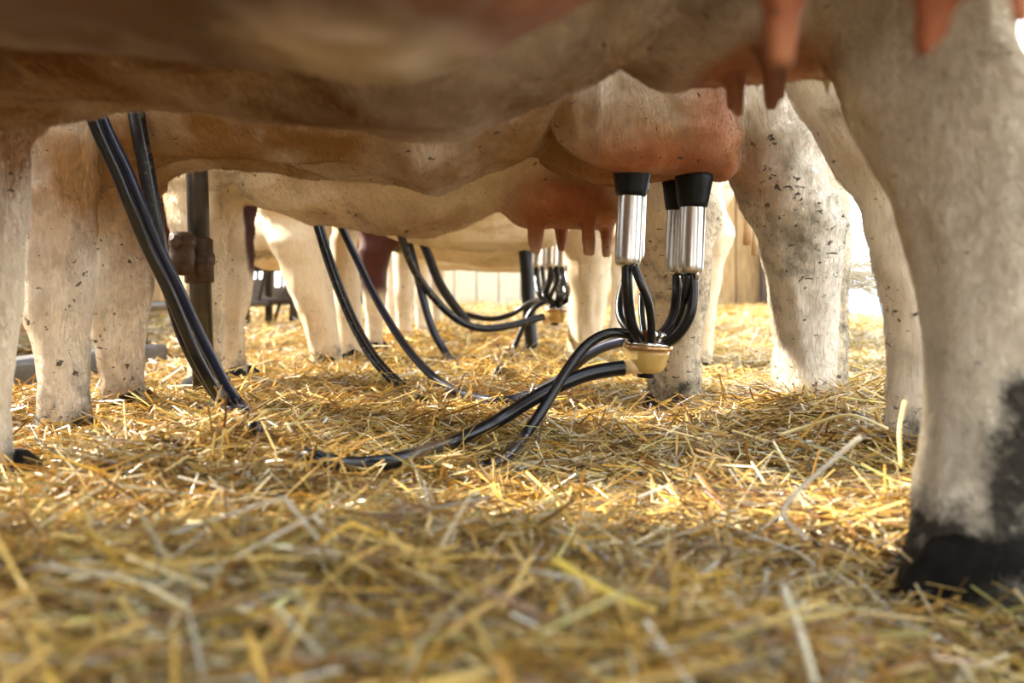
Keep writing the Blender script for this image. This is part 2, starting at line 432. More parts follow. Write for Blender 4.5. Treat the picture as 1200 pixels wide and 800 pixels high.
def fur(o, V, R_, G_, B_, A_, ax, mat, count):
    me = o.data; nf = len(me.polygons); q = np.zeros(nf*4, np.int32); me.polygons.foreach_get('vertices', q); q = q.reshape(-1, 4)
    N = get_normals(me); C = V[q].mean(1); Nf = N[q].mean(1)
    view = C-np.array([0, 0, CAMZ]); view /= np.linalg.norm(view, axis=1)[:, None]
    facing = -(view*Nf).sum(1); px = 600+1200*C[:, 0]/np.maximum(C[:, 1], .05)
    e = np.linalg.norm(np.cross(V[q[:, 1]]-V[q[:, 0]], V[q[:, 3]]-V[q[:, 0]]), axis=1)
    w = e*np.where(facing > -0.25, 1.0, 0.12)*(C[:, 2] < 0.86)*((px > -120) & (px < 1320))*(C[:, 2] > 0.03)*(1-0.85*np.clip(R_[q].mean(1), 0, 1))
    f = RNG.choice(nf, count, p=w/w.sum()); a, b = RNG.random(count), RNG.random(count)
    wt = np.stack([(1-a)*(1-b), a*(1-b), a*b, (1-a)*b], 1)
    it = lambda A: (A[q[f]]*(wt if A.ndim == 1 else wt[:, :, None])).sum(1)
    p = it(V); n = it(N); n /= np.linalg.norm(n, axis=1)[:, None]+1e-9
    g = np.stack([0.35*ax.x+0*p[:, 0], 0.35*ax.y+0*p[:, 0], -1+0*p[:, 0]], 1)
    sw = noise3(p[:, 0]*7, p[:, 1]*7, p[:, 2]*7)*1.6
    g = g+np.stack([sw, sw*0.3, 0*sw], 1)+RNG.normal(0, 0.16, (count, 3))
    g -= n*(g*n).sum(1)[:, None]; g /= np.linalg.norm(g, axis=1)[:, None]+1e-9
    L = RNG.uniform(0.006, 0.013, count)*np.where(R_[q[f]].mean(1) > 0.5, 0.6, 1)
    org = np.array(o.location); p = p-org
    P0 = p-n*0.001; P1 = p+g*(L*0.5)[:, None]+n*(L*0.20)[:, None]; P2 = p+g*L[:, None]+n*(L*0.26)[:, None]
    hc = bpy.data.hair_curves.new('short_hair'); hc.add_curves([3]*count)
    hc.attributes['position'].data.foreach_set('vector', np.stack([P0, P1, P2], 1).astype(np.float32).ravel()) if 'position' in hc.attributes else hc.points.foreach_set('position', np.stack([P0, P1, P2], 1).astype(np.float32).ravel())
    ra = hc.attributes.get('radius') or hc.attributes.new('radius', 'FLOAT', 'POINT')
    ra.data.foreach_set('value', np.tile([0.00028, 0.00022, 0.00004], count).astype(np.float32))
    mk = np.stack([it(R_), it(G_), it(B_), it(A_)], 1); ca = hc.attributes.new('mask', 'FLOAT_COLOR', 'POINT')
    ca.data.foreach_set('color', np.repeat(mk, 3, axis=0).astype(np.float32).ravel())
    hc.materials.append(mat); h = bpy.data.objects.new('short_hair', hc); link(h, o); h['kind'] = 'stuff'
def build_cow(name, mat, label, Fr, Hd, belly, legs, udder=(), chains=(), bottom_ext=None, res=0.012, w=0.27, head='up',
              masks=(), group=None, dirt=(0.30, 0.75), hoofs=True, udder_r=None, tailpath=None, tan=0.0, belly_pow=2.3, hair=0):
    Fr = Vector(Fr); Hd = Vector(Hd); ax = (Hd-Fr); L = ax.length; ax.normalize(); nn = Vector((-ax.y, ax.x))
    # ---- belly profile along the axis from the outline
    prof = []
    p = belly_pow
    def wid(s): return w*float(np.interp(s, [-0.25, 0.0, 0.35*L, 0.75*L, L, L+0.22], [0.60, 0.82, 1.0, 1.0, 0.88, 0.62]))
    tt = np.linspace(-0.97, 0.97, 25)
    for px, py in belly:
        k = (px-CX)/F
        # point Fr + ax*s with x = k*y
        s = (k*Fr.y-Fr.x)/(ax.x-k*ax.y)
        c = Fr+ax*s; ww = wid(s)
        lo, hi = 0.2, 1.1
        for _ in range(30):
            zb = (lo+hi)/2; zt = 1.28; zc = (zb+zt)/2; hz = (zt-zb)/2
            zz = zc-hz*(1-np.abs(tt)**p)**(1/p)
            pyy = (HZ-F*(zz-CAMZ)/(c.y+tt*ww*nn.y)).max()
            if pyy > py: lo = zb
            else: hi = zb
        prof.append((s, (lo+hi)/2))
    prof.sort()
    ext = bottom_ext or []
    prof = sorted(prof+ext)
    if prof[0][0] > -0.2: prof.insert(0, (min(-0.22, prof[0][0]-0.1), prof[0][1]+0.05))
    if prof[-1][0] < L+0.1: prof.append((max(L+0.12, prof[-1][0]+0.1), prof[-1][1]+0.06))
    ps = np.array([q[0] for q in prof]); pz = np.array([q[1] for q in prof])
    # ---- grid
    pts = [Fr-ax*0.30, Fr+ax*(L+0.28)]
    pc = [c for ch in chains for c in ch[0]]
    headpts = []
    if head == 'up': headpts = [(Fr-ax*0.12, 0.98, .17), (Fr-ax*0.42, 1.18, .12), (Fr-ax*0.60, 1.26, .115), (Fr-ax*0.88, 1.05, .065)]
    elif head == 'low': headpts = [(Fr-ax*0.10, 0.92, .17), (Fr-ax*0.30, 0.80, .12), (Fr-ax*0.40, 0.66, .11), (Fr-ax*0.42, 0.46, .068)]
    xsall = [q.x for q in pts]+[h[0].x for h in headpts]+[c[0] for lg in legs for c in [(r[1],) for r in lg['prof']]]
    ysall = [q.y for q in pts]+[h[0].y for h in headpts]+[r[2] for lg in legs for r in lg['prof']]
    pad = 0.30
    x0, x1 = min(xsall)-0.2, max(xsall)+0.24; y0, y1 = min(ysall)-pad, max(ysall)+pad
    zlow = min(lg['prof'][0][0] for lg in legs)-0.03
    xs = np.arange(x0, x1, res); ys = np.arange(y0, y1, res)
    zs = np.concatenate([np.arange(zlow, 0.72, res), np.arange(0.72, 1.46, res*2.2)])
    X, Y = np.meshgrid(xs, ys, indexing='ij'); X = X.astype(np.float32); Y = Y.astype(np.float32)
    X3 = X[:, :, None]; Y3 = Y[:, :, None]; Z3 = zs.astype(np.float32)[None, None, :]
    S = (X-Fr.x)*ax.x+(Y-Fr.y)*ax.y; T = (X-Fr.x)*nn.x+(Y-Fr.y)*nn.y
    def field_body(S, T, Z):
        zb = np.interp(S, ps, pz).astype(np.float32); zt = 1.28+0*zb
        ww = np.interp(S, [-0.25, 0.0, 0.35*L, 0.75*L, L, L+0.22], np.array([0.60, 0.82, 1.0, 1.0, 0.88, 0.62])*w).astype(np.float32)
        zc = (zb+zt)/2; hz = (zt-zb)/2
        q = (np.abs(T/ww)**p+np.abs((Z-zc)/hz)**p)**(1/p)
        d = (q-1)*np.minimum(ww, hz)
        e = np.maximum(-0.24-S, S-(L+0.24))
        return smax(d, e, 0.16)
    def field_chain(chain, X, Y, Z):
        best = None
        for (a, b) in zip(chain[:-1], chain[1:]):
            ba = np.array(b[:3])-np.array(a[:3]); l2 = float(ba@ba)+1e-9
            px, py, pz_ = X-a[0], Y-a[1], Z-a[2]
            h = np.clip((px*ba[0]+py*ba[1]+pz_*ba[2])/l2, 0, 1)
            d = np.sqrt((px-h*ba[0])**2+(py-h*ba[1])**2+(pz_-h*ba[2])**2)-(a[3]+(b[3]-a[3])*h)
            best = d if best is None else np.minimum(best, d)
        return best
    def field_leg(lg, X, Y, Z):
        pr = lg['prof']; z = pr[:, 0]
        zz = np.linspace(z[0], z[-1], 240)
        sm = lambda a: np.convolve(np.pad(np.interp(zz, z, a), 6, mode='edge'), np.hanning(15)[1:-1]/np.hanning(15).sum(), 'valid')
        ra = lg.get('ratio', 1.05)
        cx = np.interp(Z, zz, sm(pr[:, 1])); cy = np.interp(Z, zz, sm(pr[:, 2])); wx = np.interp(Z, zz, sm(pr[:, 3]))
        wy = np.minimum(wx*ra, 0.085+0*wx) if lg.get('kind') == 'hind' else np.minimum(wx*ra, 0.095+0*wx)
        q = np.sqrt(((X-cx)/wx)**2+((Y-cy)/wy)**2)
        d = (q-1)*np.minimum(wx, wy)
        return np.maximum(np.maximum(d, z[0]-Z), (Z-z[-1]))
    def field(X, Y, Z, S, T):
        f = field_body(S, T, Z)
        for lg in legs: f = smin(f, field_leg(lg, X, Y, Z), lg.get('k', 0.05))
        for (c, r, k) in udder:       # ellipsoids
            q = np.sqrt(((X-c[0])/r[0])**2+((Y-c[1])/r[1])**2+((Z-c[2])/r[2])**2)
            f = smin(f, (q-1)*min(r), k)
        if headpts: f = smin(f, field_chain([(h[0].x, h[0].y, h[1], h[2]) for h in headpts], X, Y, Z), 0.06)
        for ch in chains:
            f = smin(f, field_chain(ch[0], X, Y, Z), ch[1])
        return f
    def field_pt(P3):
        P3 = np.asarray(P3, dtype=np.float64); s = (P3[:, 0]-Fr.x)*ax.x+(P3[:, 1]-Fr.y)*ax.y; t = (P3[:, 0]-Fr.x)*nn.x+(P3[:, 1]-Fr.y)*nn.y
        return field(P3[:, 0], P3[:, 1], P3[:, 2], s, t)
    def march(px, py, d0=0.2, d1=6.0):
        ds = np.arange(d0, d1, 0.006); k = np.stack([(px-CX)/F*ds, ds, CAMZ+(HZ-py)/F*ds], 1)
        fv = field_pt(k); i = np.argmax(fv < 0)
        return k[i] if fv[i] < 0 else None
    # veins and tendons drawn on the hide: (list of px points, radius, k)
    extra = []
    for (pl, r, k, d0) in masks_veins.get(name+label, []):
        hit = [march(a, b, d0) for a, b in pl]
        hit = [h for h in hit if h is not None]
        if len(hit) > 1: extra.append(([(h[0], h[1], h[2], r) for h in hit], k))
    S3 = S[:, :, None]; T3 = T[:, :, None]
    Fv = field_body(S3, T3, Z3)
    def sub(lo, hi):
        a = [max(0, int(np.searchsorted(v, l)-1)) for v, l in zip((xs, ys, zs), lo)]
        b = [min(len(v), int(np.searchsorted(v, h)+1)) for v, h in zip((xs, ys, zs), hi)]
        return tuple(slice(i, j) for i, j in zip(a, b))
    def apply(fun, lo, hi, k):
        sl = sub(lo, hi)
        if any(s_.stop <= s_.start for s_ in sl): return
        d = fun(X3[sl[0], sl[1], :], Y3[sl[0], sl[1], :], Z3[:, :, sl[2]])
        Fv[sl] = smin(Fv[sl], d, k)
    for lg in legs:
        pr = lg['prof']; k = lg.get('k', 0.05); m = k+0.03
        wm = pr[:, 3]*max(1, lg.get('ratio', 1.05))
        apply(lambda a, b, c: field_leg(lg, a, b, c), ((pr[:, 1]-wm).min()-m, (pr[:, 2]-wm).min()-m, pr[0, 0]-m), ((pr[:, 1]+wm).max()+m, (pr[:, 2]+wm).max()+m, pr[-1, 0]+m), k)
    for (c, r, k) in udder:
        def fe(a, b, z, c=c, r=r):
            return (np.sqrt(((a-c[0])/r[0])**2+((b-c[1])/r[1])**2+((z-c[2])/r[2])**2)-1)*min(r)
        m = k*2+0.05
        apply(fe, [c[i]-r[i]-m for i in range(3)], [c[i]+r[i]+m for i in range(3)], k)
    allch = list(chains)+extra
    if headpts: allch = [([(h[0].x, h[0].y, h[1], h[2]) for h in headpts], 0.06)]+allch
    for ch, k in allch:
        m = k+0.03; q = np.array([c[:4] for c in ch])
        apply(lambda a, b, c: field_chain(ch, a, b, c), (q[:, :3]-q[:, 3:]-m).min(0), (q[:, :3]+q[:, 3:]+m).max(0), k)
    V, Q = surface_nets(Fv, xs, ys, zs)
    # ---- masks
    dz = V[:, 2]
    R_ = np.zeros(len(V)); B_ = np.zeros(len(V)); A_ = np.full(len(V), tan)
    # front legs / belly tan, in places with painted shade
    G_ = np.interp(dz, [0.0, 0.10, 0.17, 0.45, 0.62], [1.0, 0.72, dirt[1]*0.66, dirt[0], dirt[0]*0.5])
    for (kind, c, r, soft, val) in masks:
        q = np.sqrt((((V-np.array(c))/np.array(r))**2).sum(1)); m_ = smooth01((1-q)/soft+0.5)*val
        if kind == 'r': R_ = np.maximum(R_, m_)
        elif kind == 'b': B_ = np.maximum(B_, m_)
        elif kind == 'g': G_ = np.maximum(G_, m_)
        elif kind == 'a': A_ = A_+m_
    Sv = (V[:, 0]-Fr.x)*ax.x+(V[:, 1]-Fr.y)*ax.y; Tv = (V[:, 0]-Fr.x)*nn.x+(V[:, 1]-Fr.y)*nn.y
    o = mesh_obj(name, V, Q, mat, origin=((Fr.x+Hd.x)/2, (Fr.y+Hd.y)/2, 0.0))
    ca = o.data.color_attributes.new('mask', 'FLOAT_COLOR', 'POINT')
    ca.data.foreach_set('color', np.stack([R_, G_, B_, np.clip(A_, -1, 1)], 1).astype(np.float32).ravel())
    tag(o, label, 'cow', group)
    sculpt(o.data, V, ax, nn, Fr, R_)
    if hair: fur(o, V, R_, G_, B_, np.clip(A_, -1, 1), ax, mat, hair)
    org = Vector(((Fr.x+Hd.x)/2, (Fr.y+Hd.y)/2, 0.0))
    # ---- hooves, two claws each with dewclaws
    toe = Vector((-ax.x, -ax.y, 0)); side = Vector((nn.x, nn.y, 0))
    for lg in legs:
        pr = lg['prof']; zf = lg.get('zf', 0.0); fx, fy = pr[0, 1], pr[0, 2]
        sc = lg.get('hoof', 1.0)
        geos = []
        for sgn in (-1, 1):
            rings = []
            for (h, ln, wd, off) in ((0.0, 0.066, 0.030, 0.022), (0.012, 0.067, 0.0305, 0.021), (0.05, 0.056, 0.029, 0.008), (0.085, 0.045, 0.026, -0.004), (0.10, 0.02, 0.012, -0.01)):
                ring = []
                for k in range(18):
                    a = 2*math.pi*k/18; ca_, sa_ = math.cos(a), math.sin(a)
                    u = ln*math.copysign(abs(ca_)**0.8, ca_); v = wd*math.copysign(abs(sa_)**0.8, sa_)
                    v *= (1-0.45*max(0, u/ln)**2)
                    q = toe*(u+off)+side*(v+sgn*0.031)
                    ring.append((fx+q.x*sc, fy+q.y*sc, zf+h*sc))
                rings.append(ring)
            Vh = [p_ for r_ in rings for p_ in r_]; Fh = []
            for i in range(4):
                for k in range(18):
                    a = i*18+k; b = i*18+(k+1) % 18; Fh.append((a, b, b+18, a+18))
            Fh.append(tuple(range(17, -1, -1))); Fh.append(tuple(72+k for k in range(18)))
            geos.append((Vh, Fh))
        for g in geos:
            oh = mesh_obj('hoof', [tuple(Vector(v)-org) for v in g[0]], g[1], M['hoof'], o)
    # tail
    te = Fr+ax*(L+0.25)
    tp = tailpath or [(te.x, te.y, 1.2), (te.x+0.06, te.y-0.02, 1.05), (te.x+0.06, te.y-0.02, 0.75), (te.x+0.04, te.y-0.02, 0.45)]
    cp = catmull([Vector(q) for q in tp], 6)
    Vt, Ft = tube_geo(cp, [0.026-0.014*i/len(cp) for i in range(len(cp))], 10)
    to = mesh_obj('tail', [tuple(Vector(v)-org) for v in Vt], Ft, mat, o)
    return o, (Fr, ax, nn, L), march


COAT = {
 'A': coat('coat_cream_tan', (0.84, 0.77, 0.63), (0.27, 0.135, 0.048), 0.6),
 'B': coat('coat_pale_straw', (0.80, 0.73, 0.62), (0.34, 0.185, 0.065), 1.9),
 'C': coat('coat_spotted', (0.72, 0.61, 0.44), (0.34, 0.19, 0.075), 1.8),
 'D': coat('coat_ivory', (0.72, 0.60, 0.42), (0.38, 0.22, 0.10), 0.6),
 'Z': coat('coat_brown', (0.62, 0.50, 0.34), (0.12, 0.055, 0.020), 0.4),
}
def L_rows(kind, rows, df, dt, top=None, **k):
    pr = rows_to_profile(rows, df, dt)
    if top: pr = np.vstack([pr, np.array(top)])
    foot = pr[0].copy(); foot[0] = k.get('zf', 0.0)+0.03
    if foot[0] < pr[0][0]: pr = np.vstack([foot, pr])
    return dict(kind=kind, prof=pr, **k)
def G_leg(kind, x, y, w=1.0, **k): return dict(kind=kind, prof=generic_leg(kind, x, y, w), **k)
def teat(px, ptop, ptip, d, wpx, lean=0.0):
    """a teat as a chain of rounded cones, from pixel width at depth d"""
    r = wpx/2/F*d
    a = P(px, ptop-14, d); t = P(px+lean, ptip, d); t.z += r*0.75
    m = a.lerp(t, 0.62)
    return ([(a.x, a.y, a.z, r*1.08), (m.x, m.y, m.z, r*0.96), (t.x, t.y, t.z, r*0.76)], 0.013)
def ell(px, py, d, rx, ry, rz): p_ = P(px, py, d); return ((p_.x, p_.y, p_.z), (rx, ry, rz), 0.05)

# -- nearest cow, over the camera's left shoulder: only belly and teats show
masks_veins['cowbrown'] = [([(0, 46), (80, 42), (160, 50), (240, 52), (320, 58), (380, 78), (430, 86)], 0.010, 0.012, 0.2)]
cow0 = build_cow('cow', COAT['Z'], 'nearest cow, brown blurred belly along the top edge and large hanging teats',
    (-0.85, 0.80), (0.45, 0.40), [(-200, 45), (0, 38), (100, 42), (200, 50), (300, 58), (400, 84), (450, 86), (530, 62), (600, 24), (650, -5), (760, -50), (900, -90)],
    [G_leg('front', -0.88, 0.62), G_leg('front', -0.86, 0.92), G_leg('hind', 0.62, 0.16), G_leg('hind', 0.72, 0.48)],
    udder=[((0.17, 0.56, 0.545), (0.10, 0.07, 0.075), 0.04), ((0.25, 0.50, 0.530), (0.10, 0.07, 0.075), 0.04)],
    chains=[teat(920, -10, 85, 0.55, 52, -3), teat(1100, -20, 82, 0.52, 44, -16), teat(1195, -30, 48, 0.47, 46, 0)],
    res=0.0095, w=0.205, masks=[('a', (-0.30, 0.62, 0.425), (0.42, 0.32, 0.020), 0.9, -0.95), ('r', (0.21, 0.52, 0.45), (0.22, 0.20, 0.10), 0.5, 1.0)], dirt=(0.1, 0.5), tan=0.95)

# -- A: second cow
A_far_hind = [(-60, 925, 1180), (10, 950, 1178), (80, 974, 1186), (140, 1000, 1196), (200, 1030, 1222), (270, 1060, 1236), (340, 1078, 1228), (400, 1084, 1220), (470, 1086, 1220), (530, 1083, 1224), (590, 1078, 1232), (630, 1074, 1240), (680, 1062, 1246), (730, 1050, 1240)]
A_far_front = [(100, -90, 50), (140, -80, 36), (200, -70, 33), (260, -66, 30), (330, -66, 28), (380, -68, 22), (420, -66, 15), (470, -62, 11), (520, -60, 14), (560, -60, 20), (590, -62, 28), (610, -66, 38)]
cowA = build_cow('cow', COAT['A'], 'cream and tan cow whose big blurred pale leg fills the right edge',
    (-0.68, 1.17), (0.45, 0.86), [(-250, 160), (-100, 148), (0, 138), (50, 130), (100, 119), (150, 116), (200, 118), (300, 126), (380, 135), (440, 145), (480, 150), (510, 148), (560, 129), (620, 108), (680, 84), (720, 56), (745, 38), (800, -30), (900, -140)],
    [L_rows('hind', A_far_hind, 0.95, 1.00, [(0.72, 0.38, 1.0, 0.12), (0.85, 0.38, 0.98, 0.13)], zf=-0.015, hoof=1.1, k=0.04),
     L_rows('front', A_far_front, 1.29, 1.32, [(0.65, -0.70, 1.32, 0.09), (0.8, -0.68, 1.3, 0.09)], zf=0.0, k=0.05),
     G_leg('front', -0.76, 1.02), G_leg('hind', 0.60, 0.72)],
    udder=[((0.235, 1.06, 0.585), (0.105, 0.08, 0.060), 0.04), ((0.185, 1.04, 0.585), (0.07, 0.07, 0.052), 0.05), ((0.29, 1.08, 0.590), (0.07, 0.07, 0.062), 0.03)],
    chains=[teat(862, 78, 137, 1.03, 22), teat(905, 70, 124, 0.98, 27), teat(968, 66, 118, 1.08, 20)],
    res=0.0095, w=0.22, hair=160000, masks=[('r', (0.25, 1.05, 0.51), (0.075, 0.11, 0.065), 0.6, 0.95), ('g', (0.41, 0.92, -0.01), (0.17, 0.17, 0.14), 0.6, 1.0), ('g', (0.465, 0.87, 0.11), (0.060, 0.12, 0.16), 0.6, 0.98), ('g', (-0.59, 1.25, 0.03), (0.06, 0.1, 0.06), 0.8, 1.0), ('g', (0.49, 0.88, 0.36), (0.05, 0.1, 0.16), 1.0, 0.5),
        ('a', (-0.45, 1.1, 0.62), (0.62, 0.45, 0.22), 0.9, 0.9), ('a', (0.42, 0.95, 0.40), (0.2, 0.2, 0.42), 0.6, -0.8), ('a', (0.0, 0.82, 0.54), (0.09, 0.10, 0.07), 0.9, -0.9), ('a', (-0.75, 1.2, 0.55), (0.2, 0.3, 0.2), 0.8, 0.35)], dirt=(0.05, 0.5))  # tan belly with shade painted in; small pale patch is a painted highlight

# -- B: third cow, in focus, being milked
B_near_hind = [(40, 905, 1035), (90, 930, 1050), (140, 960, 1075), (190, 985, 1098), (240, 1008, 1106), (300, 1022, 1108), (360, 1038, 1112), (420, 1044, 1116), (480, 1042, 1118), (540, 1032, 1116)]
B_far_hind = [(30, 770, 960), (65, 798, 960), (140, 835, 958), (210, 858, 966), (235, 873, 976), (262, 885, 988), (320, 900, 985), (400, 910, 981), (450, 906, 977), (495, 899, 980)]
B_near_front = [(100, 20, 116), (140, 33, 110), (200, 32, 109), (260, 30, 109), (330, 28, 107), (365, 29, 105), (400, 39, 103), (450, 46, 103), (500, 45, 107), (540, 40, 110)]
B_far_front = [(200, 110, 190), (250, 108, 180), (330, 103, 178), (365, 103, 173), (400, 114, 167), (440, 121, 165), (480, 119, 172), (505, 117, 180)]
masks_veins['cowpale'] = []
LB = 'pale straw-coloured cow in focus with the steel milking cups on its udder'
masks_veins['cow'+LB] = [([(694, 84), (703, 102), (705, 125), (700, 148)], 0.013, 0.010, 1.2), ([(706, 62), (722, 74), (735, 92), (744, 76), (747, 58)], 0.013, 0.010, 1.2),
    ([(744, 92), (765, 92), (785, 104), (800, 122)], 0.011, 0.010, 1.2), ([(556, 128), (545, 145), (536, 158)], 0.006, 0.014, 1.2),
    ([(648, 153), (620, 168), (580, 182), (540, 200)], 0.008, 0.016, 1.2),
    ([(945, 130), (935, 170), (925, 210), (918, 240)], 0.008, 0.014, 1.68), ([(948, 170), (952, 215), (962, 250)], 0.008, 0.012, 1.68),
    ([(75, 270), (70, 330), (68, 365)], 0.008, 0.016, 1.2), ([(350, 150), (372, 142), (395, 150)], 0.010, 0.02, 1.2)]
cowB = build_cow('cow', COAT['B'], LB,
    (-0.81, 1.98), (0.57, 1.72), [(20, 262), (60, 258), (110, 238), (150, 222), (185, 205), (215, 195), (240, 191), (300, 196), (350, 204), (395, 208), (440, 206), (480, 214), (502, 221), (530, 211), (580, 190), (620, 171), (648, 150), (690, 95), (740, 40), (800, -10), (900, -60)],
    [L_rows('hind', B_near_hind, 1.50, 1.52, [(0.75, 0.50, 1.52, 0.12), (0.9, 0.5, 1.54, 0.13)], k=0.04, zf=-0.01),
     L_rows('hind', B_far_hind, 1.92, 1.86, [(0.92, 0.40, 1.86, 0.14)], k=0.035, zf=0.0),
     L_rows('front', B_near_front, 1.80, 1.84, [(0.75, -0.78, 1.86, 0.09), (0.9, -0.78, 1.88, 0.09)], zf=-0.02, k=0.05),
     L_rows('front', B_far_front, 2.15, 2.12, [(0.70, -0.76, 2.1, 0.08), (0.9, -0.76, 2.1, 0.09)], zf=0.0, k=0.06)],
    udder=[((0.225, 1.78, 0.615), (0.150, 0.105, 0.108), 0.012), ((0.200, 1.90, 0.60), (0.15, 0.10, 0.10), 0.03),
           ((0.215, 1.755, 0.580), (0.080, 0.065, 0.052), 0.02), ((0.315, 1.80, 0.570), (0.075, 0.08, 0.064), 0.02), ((0.30, 1.92, 0.57), (0.09, 0.08, 0.055), 0.02), ((0.372, 1.83, 0.545), (0.034, 0.05, 0.042), 0.02), ((0.33, 1.82, 0.63), (0.06, 0.07, 0.09), 0.03), ((0.25, 1.82, 0.72), (0.18, 0.14, 0.12), 0.05)],
    chains=[], res=0.0088, w=0.25, hair=220000, masks=[('r', (0.27, 1.76, 0.495), (0.17, 0.20, 0.075), 1.2, 1.0), ('r', (0.335, 1.76, 0.57), (0.055, 0.18, 0.13), 1.2, 0.75), ('a', (0.25, 1.75, 0.56), (0.2, 0.2, 0.13), 1.0, 0.35),
        ('g', (0.52, 1.85, 0.42), (0.16, 0.12, 0.22), 0.8, 0.56), ('g', (-0.69, 2.13, 0.22), (0.10, 0.12, 0.30), 0.9, 0.60), ('g', (-0.735, 1.76, 0.05), (0.045, 0.1, 0.07), 0.8, 1.0), ('g', (-0.76, 2.1, 0.045), (0.05, 0.1, 0.07), 0.8, 1.0), ('a', (-0.62, 2.1, 0.5), (0.2, 0.4, 0.2), 0.8, 0.7), ('a', (-0.1, 1.85, 0.50), (0.75, 0.4, 0.16), 0.8, 0.75),
        ('a', (0.53, 1.85, 0.35), (0.16, 0.2, 0.45), 0.6, -0.8)], dirt=(0.30, 0.70))

# -- C: fourth cow
C_far_hind = [(130, 640, 800), (185, 694, 815), (225, 715, 828), (260, 728, 840), (300, 748, 834), (345, 756, 829), (400, 765, 820), (450, 760, 820), (485, 753, 820)]
C_near_hind = [(60, 830, 960), (120, 860, 963), (160, 890, 975), (200, 915, 988), (232, 932, 1000), (270, 938, 996), (340, 942, 992), (420, 944, 992), (480, 942, 994)]
C_far_front = [(180, 225, 312), (240, 244, 300), (300, 250, 297), (350, 250, 294), (375, 254, 288), (420, 257, 287), (450, 258, 292), (465, 258, 297)]
C_near_front = [(180, 190, 280), (260, 205, 268), (330, 208, 264), (380, 216, 262), (430, 220, 258), (470, 218, 262)]
cowC = build_cow('cow', COAT['C'], 'cream cow with dark red patches and pink bare teats, behind the milked cow',
    (-0.78, 2.72), (0.49, 2.20), [(120, 262), (180, 240), (215, 228), (240, 236), (290, 239), (310, 243), (340, 251), (380, 259), (430, 267), (470, 275), (500, 273), (540, 258), (585, 235), (620, 215), (700, 190), (800, 170)],
    [L_rows('hind', C_far_hind, 2.30, 2.28, [(0.85, 0.30, 2.28, 0.15)], k=0.04, zf=-0.01, hoof=1.05),
     L_rows('hind', C_near_hind, 2.0, 2.0, [(0.9, 0.50, 2.0, 0.12)], k=0.04, zf=0.0),
     L_rows('front', C_far_front, 2.86, 2.84, [(0.8, -0.76, 2.84, 0.09)], k=0.05, zf=0.0),
     L_rows('front', C_near_front, 2.58, 2.6, [(0.8, -0.80, 2.62, 0.09)], k=0.05, zf=0.0)],
    udder=[((0.10, 2.42, 0.575), (0.13, 0.10, 0.10), 0.04), ((0.14, 2.36, 0.535), (0.12, 0.09, 0.085), 0.04), ((0.05, 2.42, 0.51), (0.055, 0.06, 0.05), 0.04), ((0.20, 2.40, 0.50), (0.055, 0.06, 0.045), 0.03), ((-0.94, 2.84, 0.53), (0.08, 0.10, 0.14), 0.04)],
    chains=[teat(628, 258, 298, 2.36, 19), teat(658, 256, 297, 2.45, 18), teat(690, 268, 301, 2.32, 17), teat(711, 270, 302, 2.42, 16)],
    res=0.0105, w=0.25, head='low', hair=90000, masks=[('r', (0.14, 2.4, 0.50), (0.15, 0.22, 0.12), 0.8, 1.0), ('g', (0.36, 2.28, 0.25), (0.12, 0.15, 0.3), 0.7, 0.62), ('g', (0.60, 2.0, 0.2), (0.08, 0.1, 0.32), 0.6, 0.68), ('b', (-0.715, 2.86, 0.48), (0.017, 0.12, 0.14), 0.4, 1.0),
        ('b', (-0.96, 2.80, 0.50), (0.10, 0.16, 0.085), 0.3, 1.0), ('a', (0.38, 2.28, 0.4), (0.2, 0.2, 0.4), 0.8, -0.35), ('a', (-0.2, 2.5, 0.44), (0.45, 0.5, 0.07), 0.9, 0.5)], dirt=(0.26, 0.68))  # darker tan along the belly bottom partly paints in shade

# -- D: fifth cow
D_near_front = [(200, 280, 385), (245, 307, 381), (290, 321, 386), (340, 338, 391), (370, 351, 395), (400, 361, 399), (430, 364, 401)]
D_far_front = [(220, 375, 418), (270, 385, 417), (320, 387, 421), (360, 392, 424), (400, 396, 427), (430, 396, 430)]
D_near_hind = [(150, 745, 830), (200, 775, 842), (235, 792, 850), (267, 806, 860), (310, 812, 848), (360, 813, 840), (400, 812, 836), (440, 814, 833), (462, 812, 840)]
D_far_hind = [(200, 640, 735), (260, 655, 720), (310, 665, 716), (350, 667, 712), (390, 666, 706), (415, 664, 710)]
cowD = build_cow('cow', COAT['D'], 'ivory cow behind the spotted one, its bright front leg beside the black milk hoses',
    (-0.70, 3.65), (0.44, 3.22), [(200, 290), (300, 285), (350, 262), (430, 268), (470, 279), (515, 289), (560, 294), (600, 286), (625, 270), (700, 240), (800, 230)],
    [L_rows('front', D_near_front, 3.55, 3.5, [(0.85, -0.7, 3.5, 0.10)], k=0.04), L_rows('front', D_far_front, 3.80, 3.8, [(0.85, -0.6, 3.8, 0.09)], k=0.04),
     L_rows('hind', D_near_hind, 3.05, 3.05, [(0.9, 0.5, 3.05, 0.12)], k=0.04), L_rows('hind', D_far_hind, 3.7, 3.55, [(0.9, 0.3, 3.5, 0.12)], k=0.04)],
    udder=[((0.06, 3.40, 0.53), (0.13, 0.10, 0.07), 0.03), ((-0.85, 3.68, 0.50), (0.13, 0.15, 0.115), 0.03)], chains=[], res=0.013, w=0.25, head='low',
    masks=[('a', (-0.9, 3.8, 0.45), (0.15, 0.2, 0.08), 0.7, 0.5), ('g', (-0.87, 3.58, 0.44), (0.08, 0.1, 0.03), 0.9, 0.8)], dirt=(0.15, 0.5))
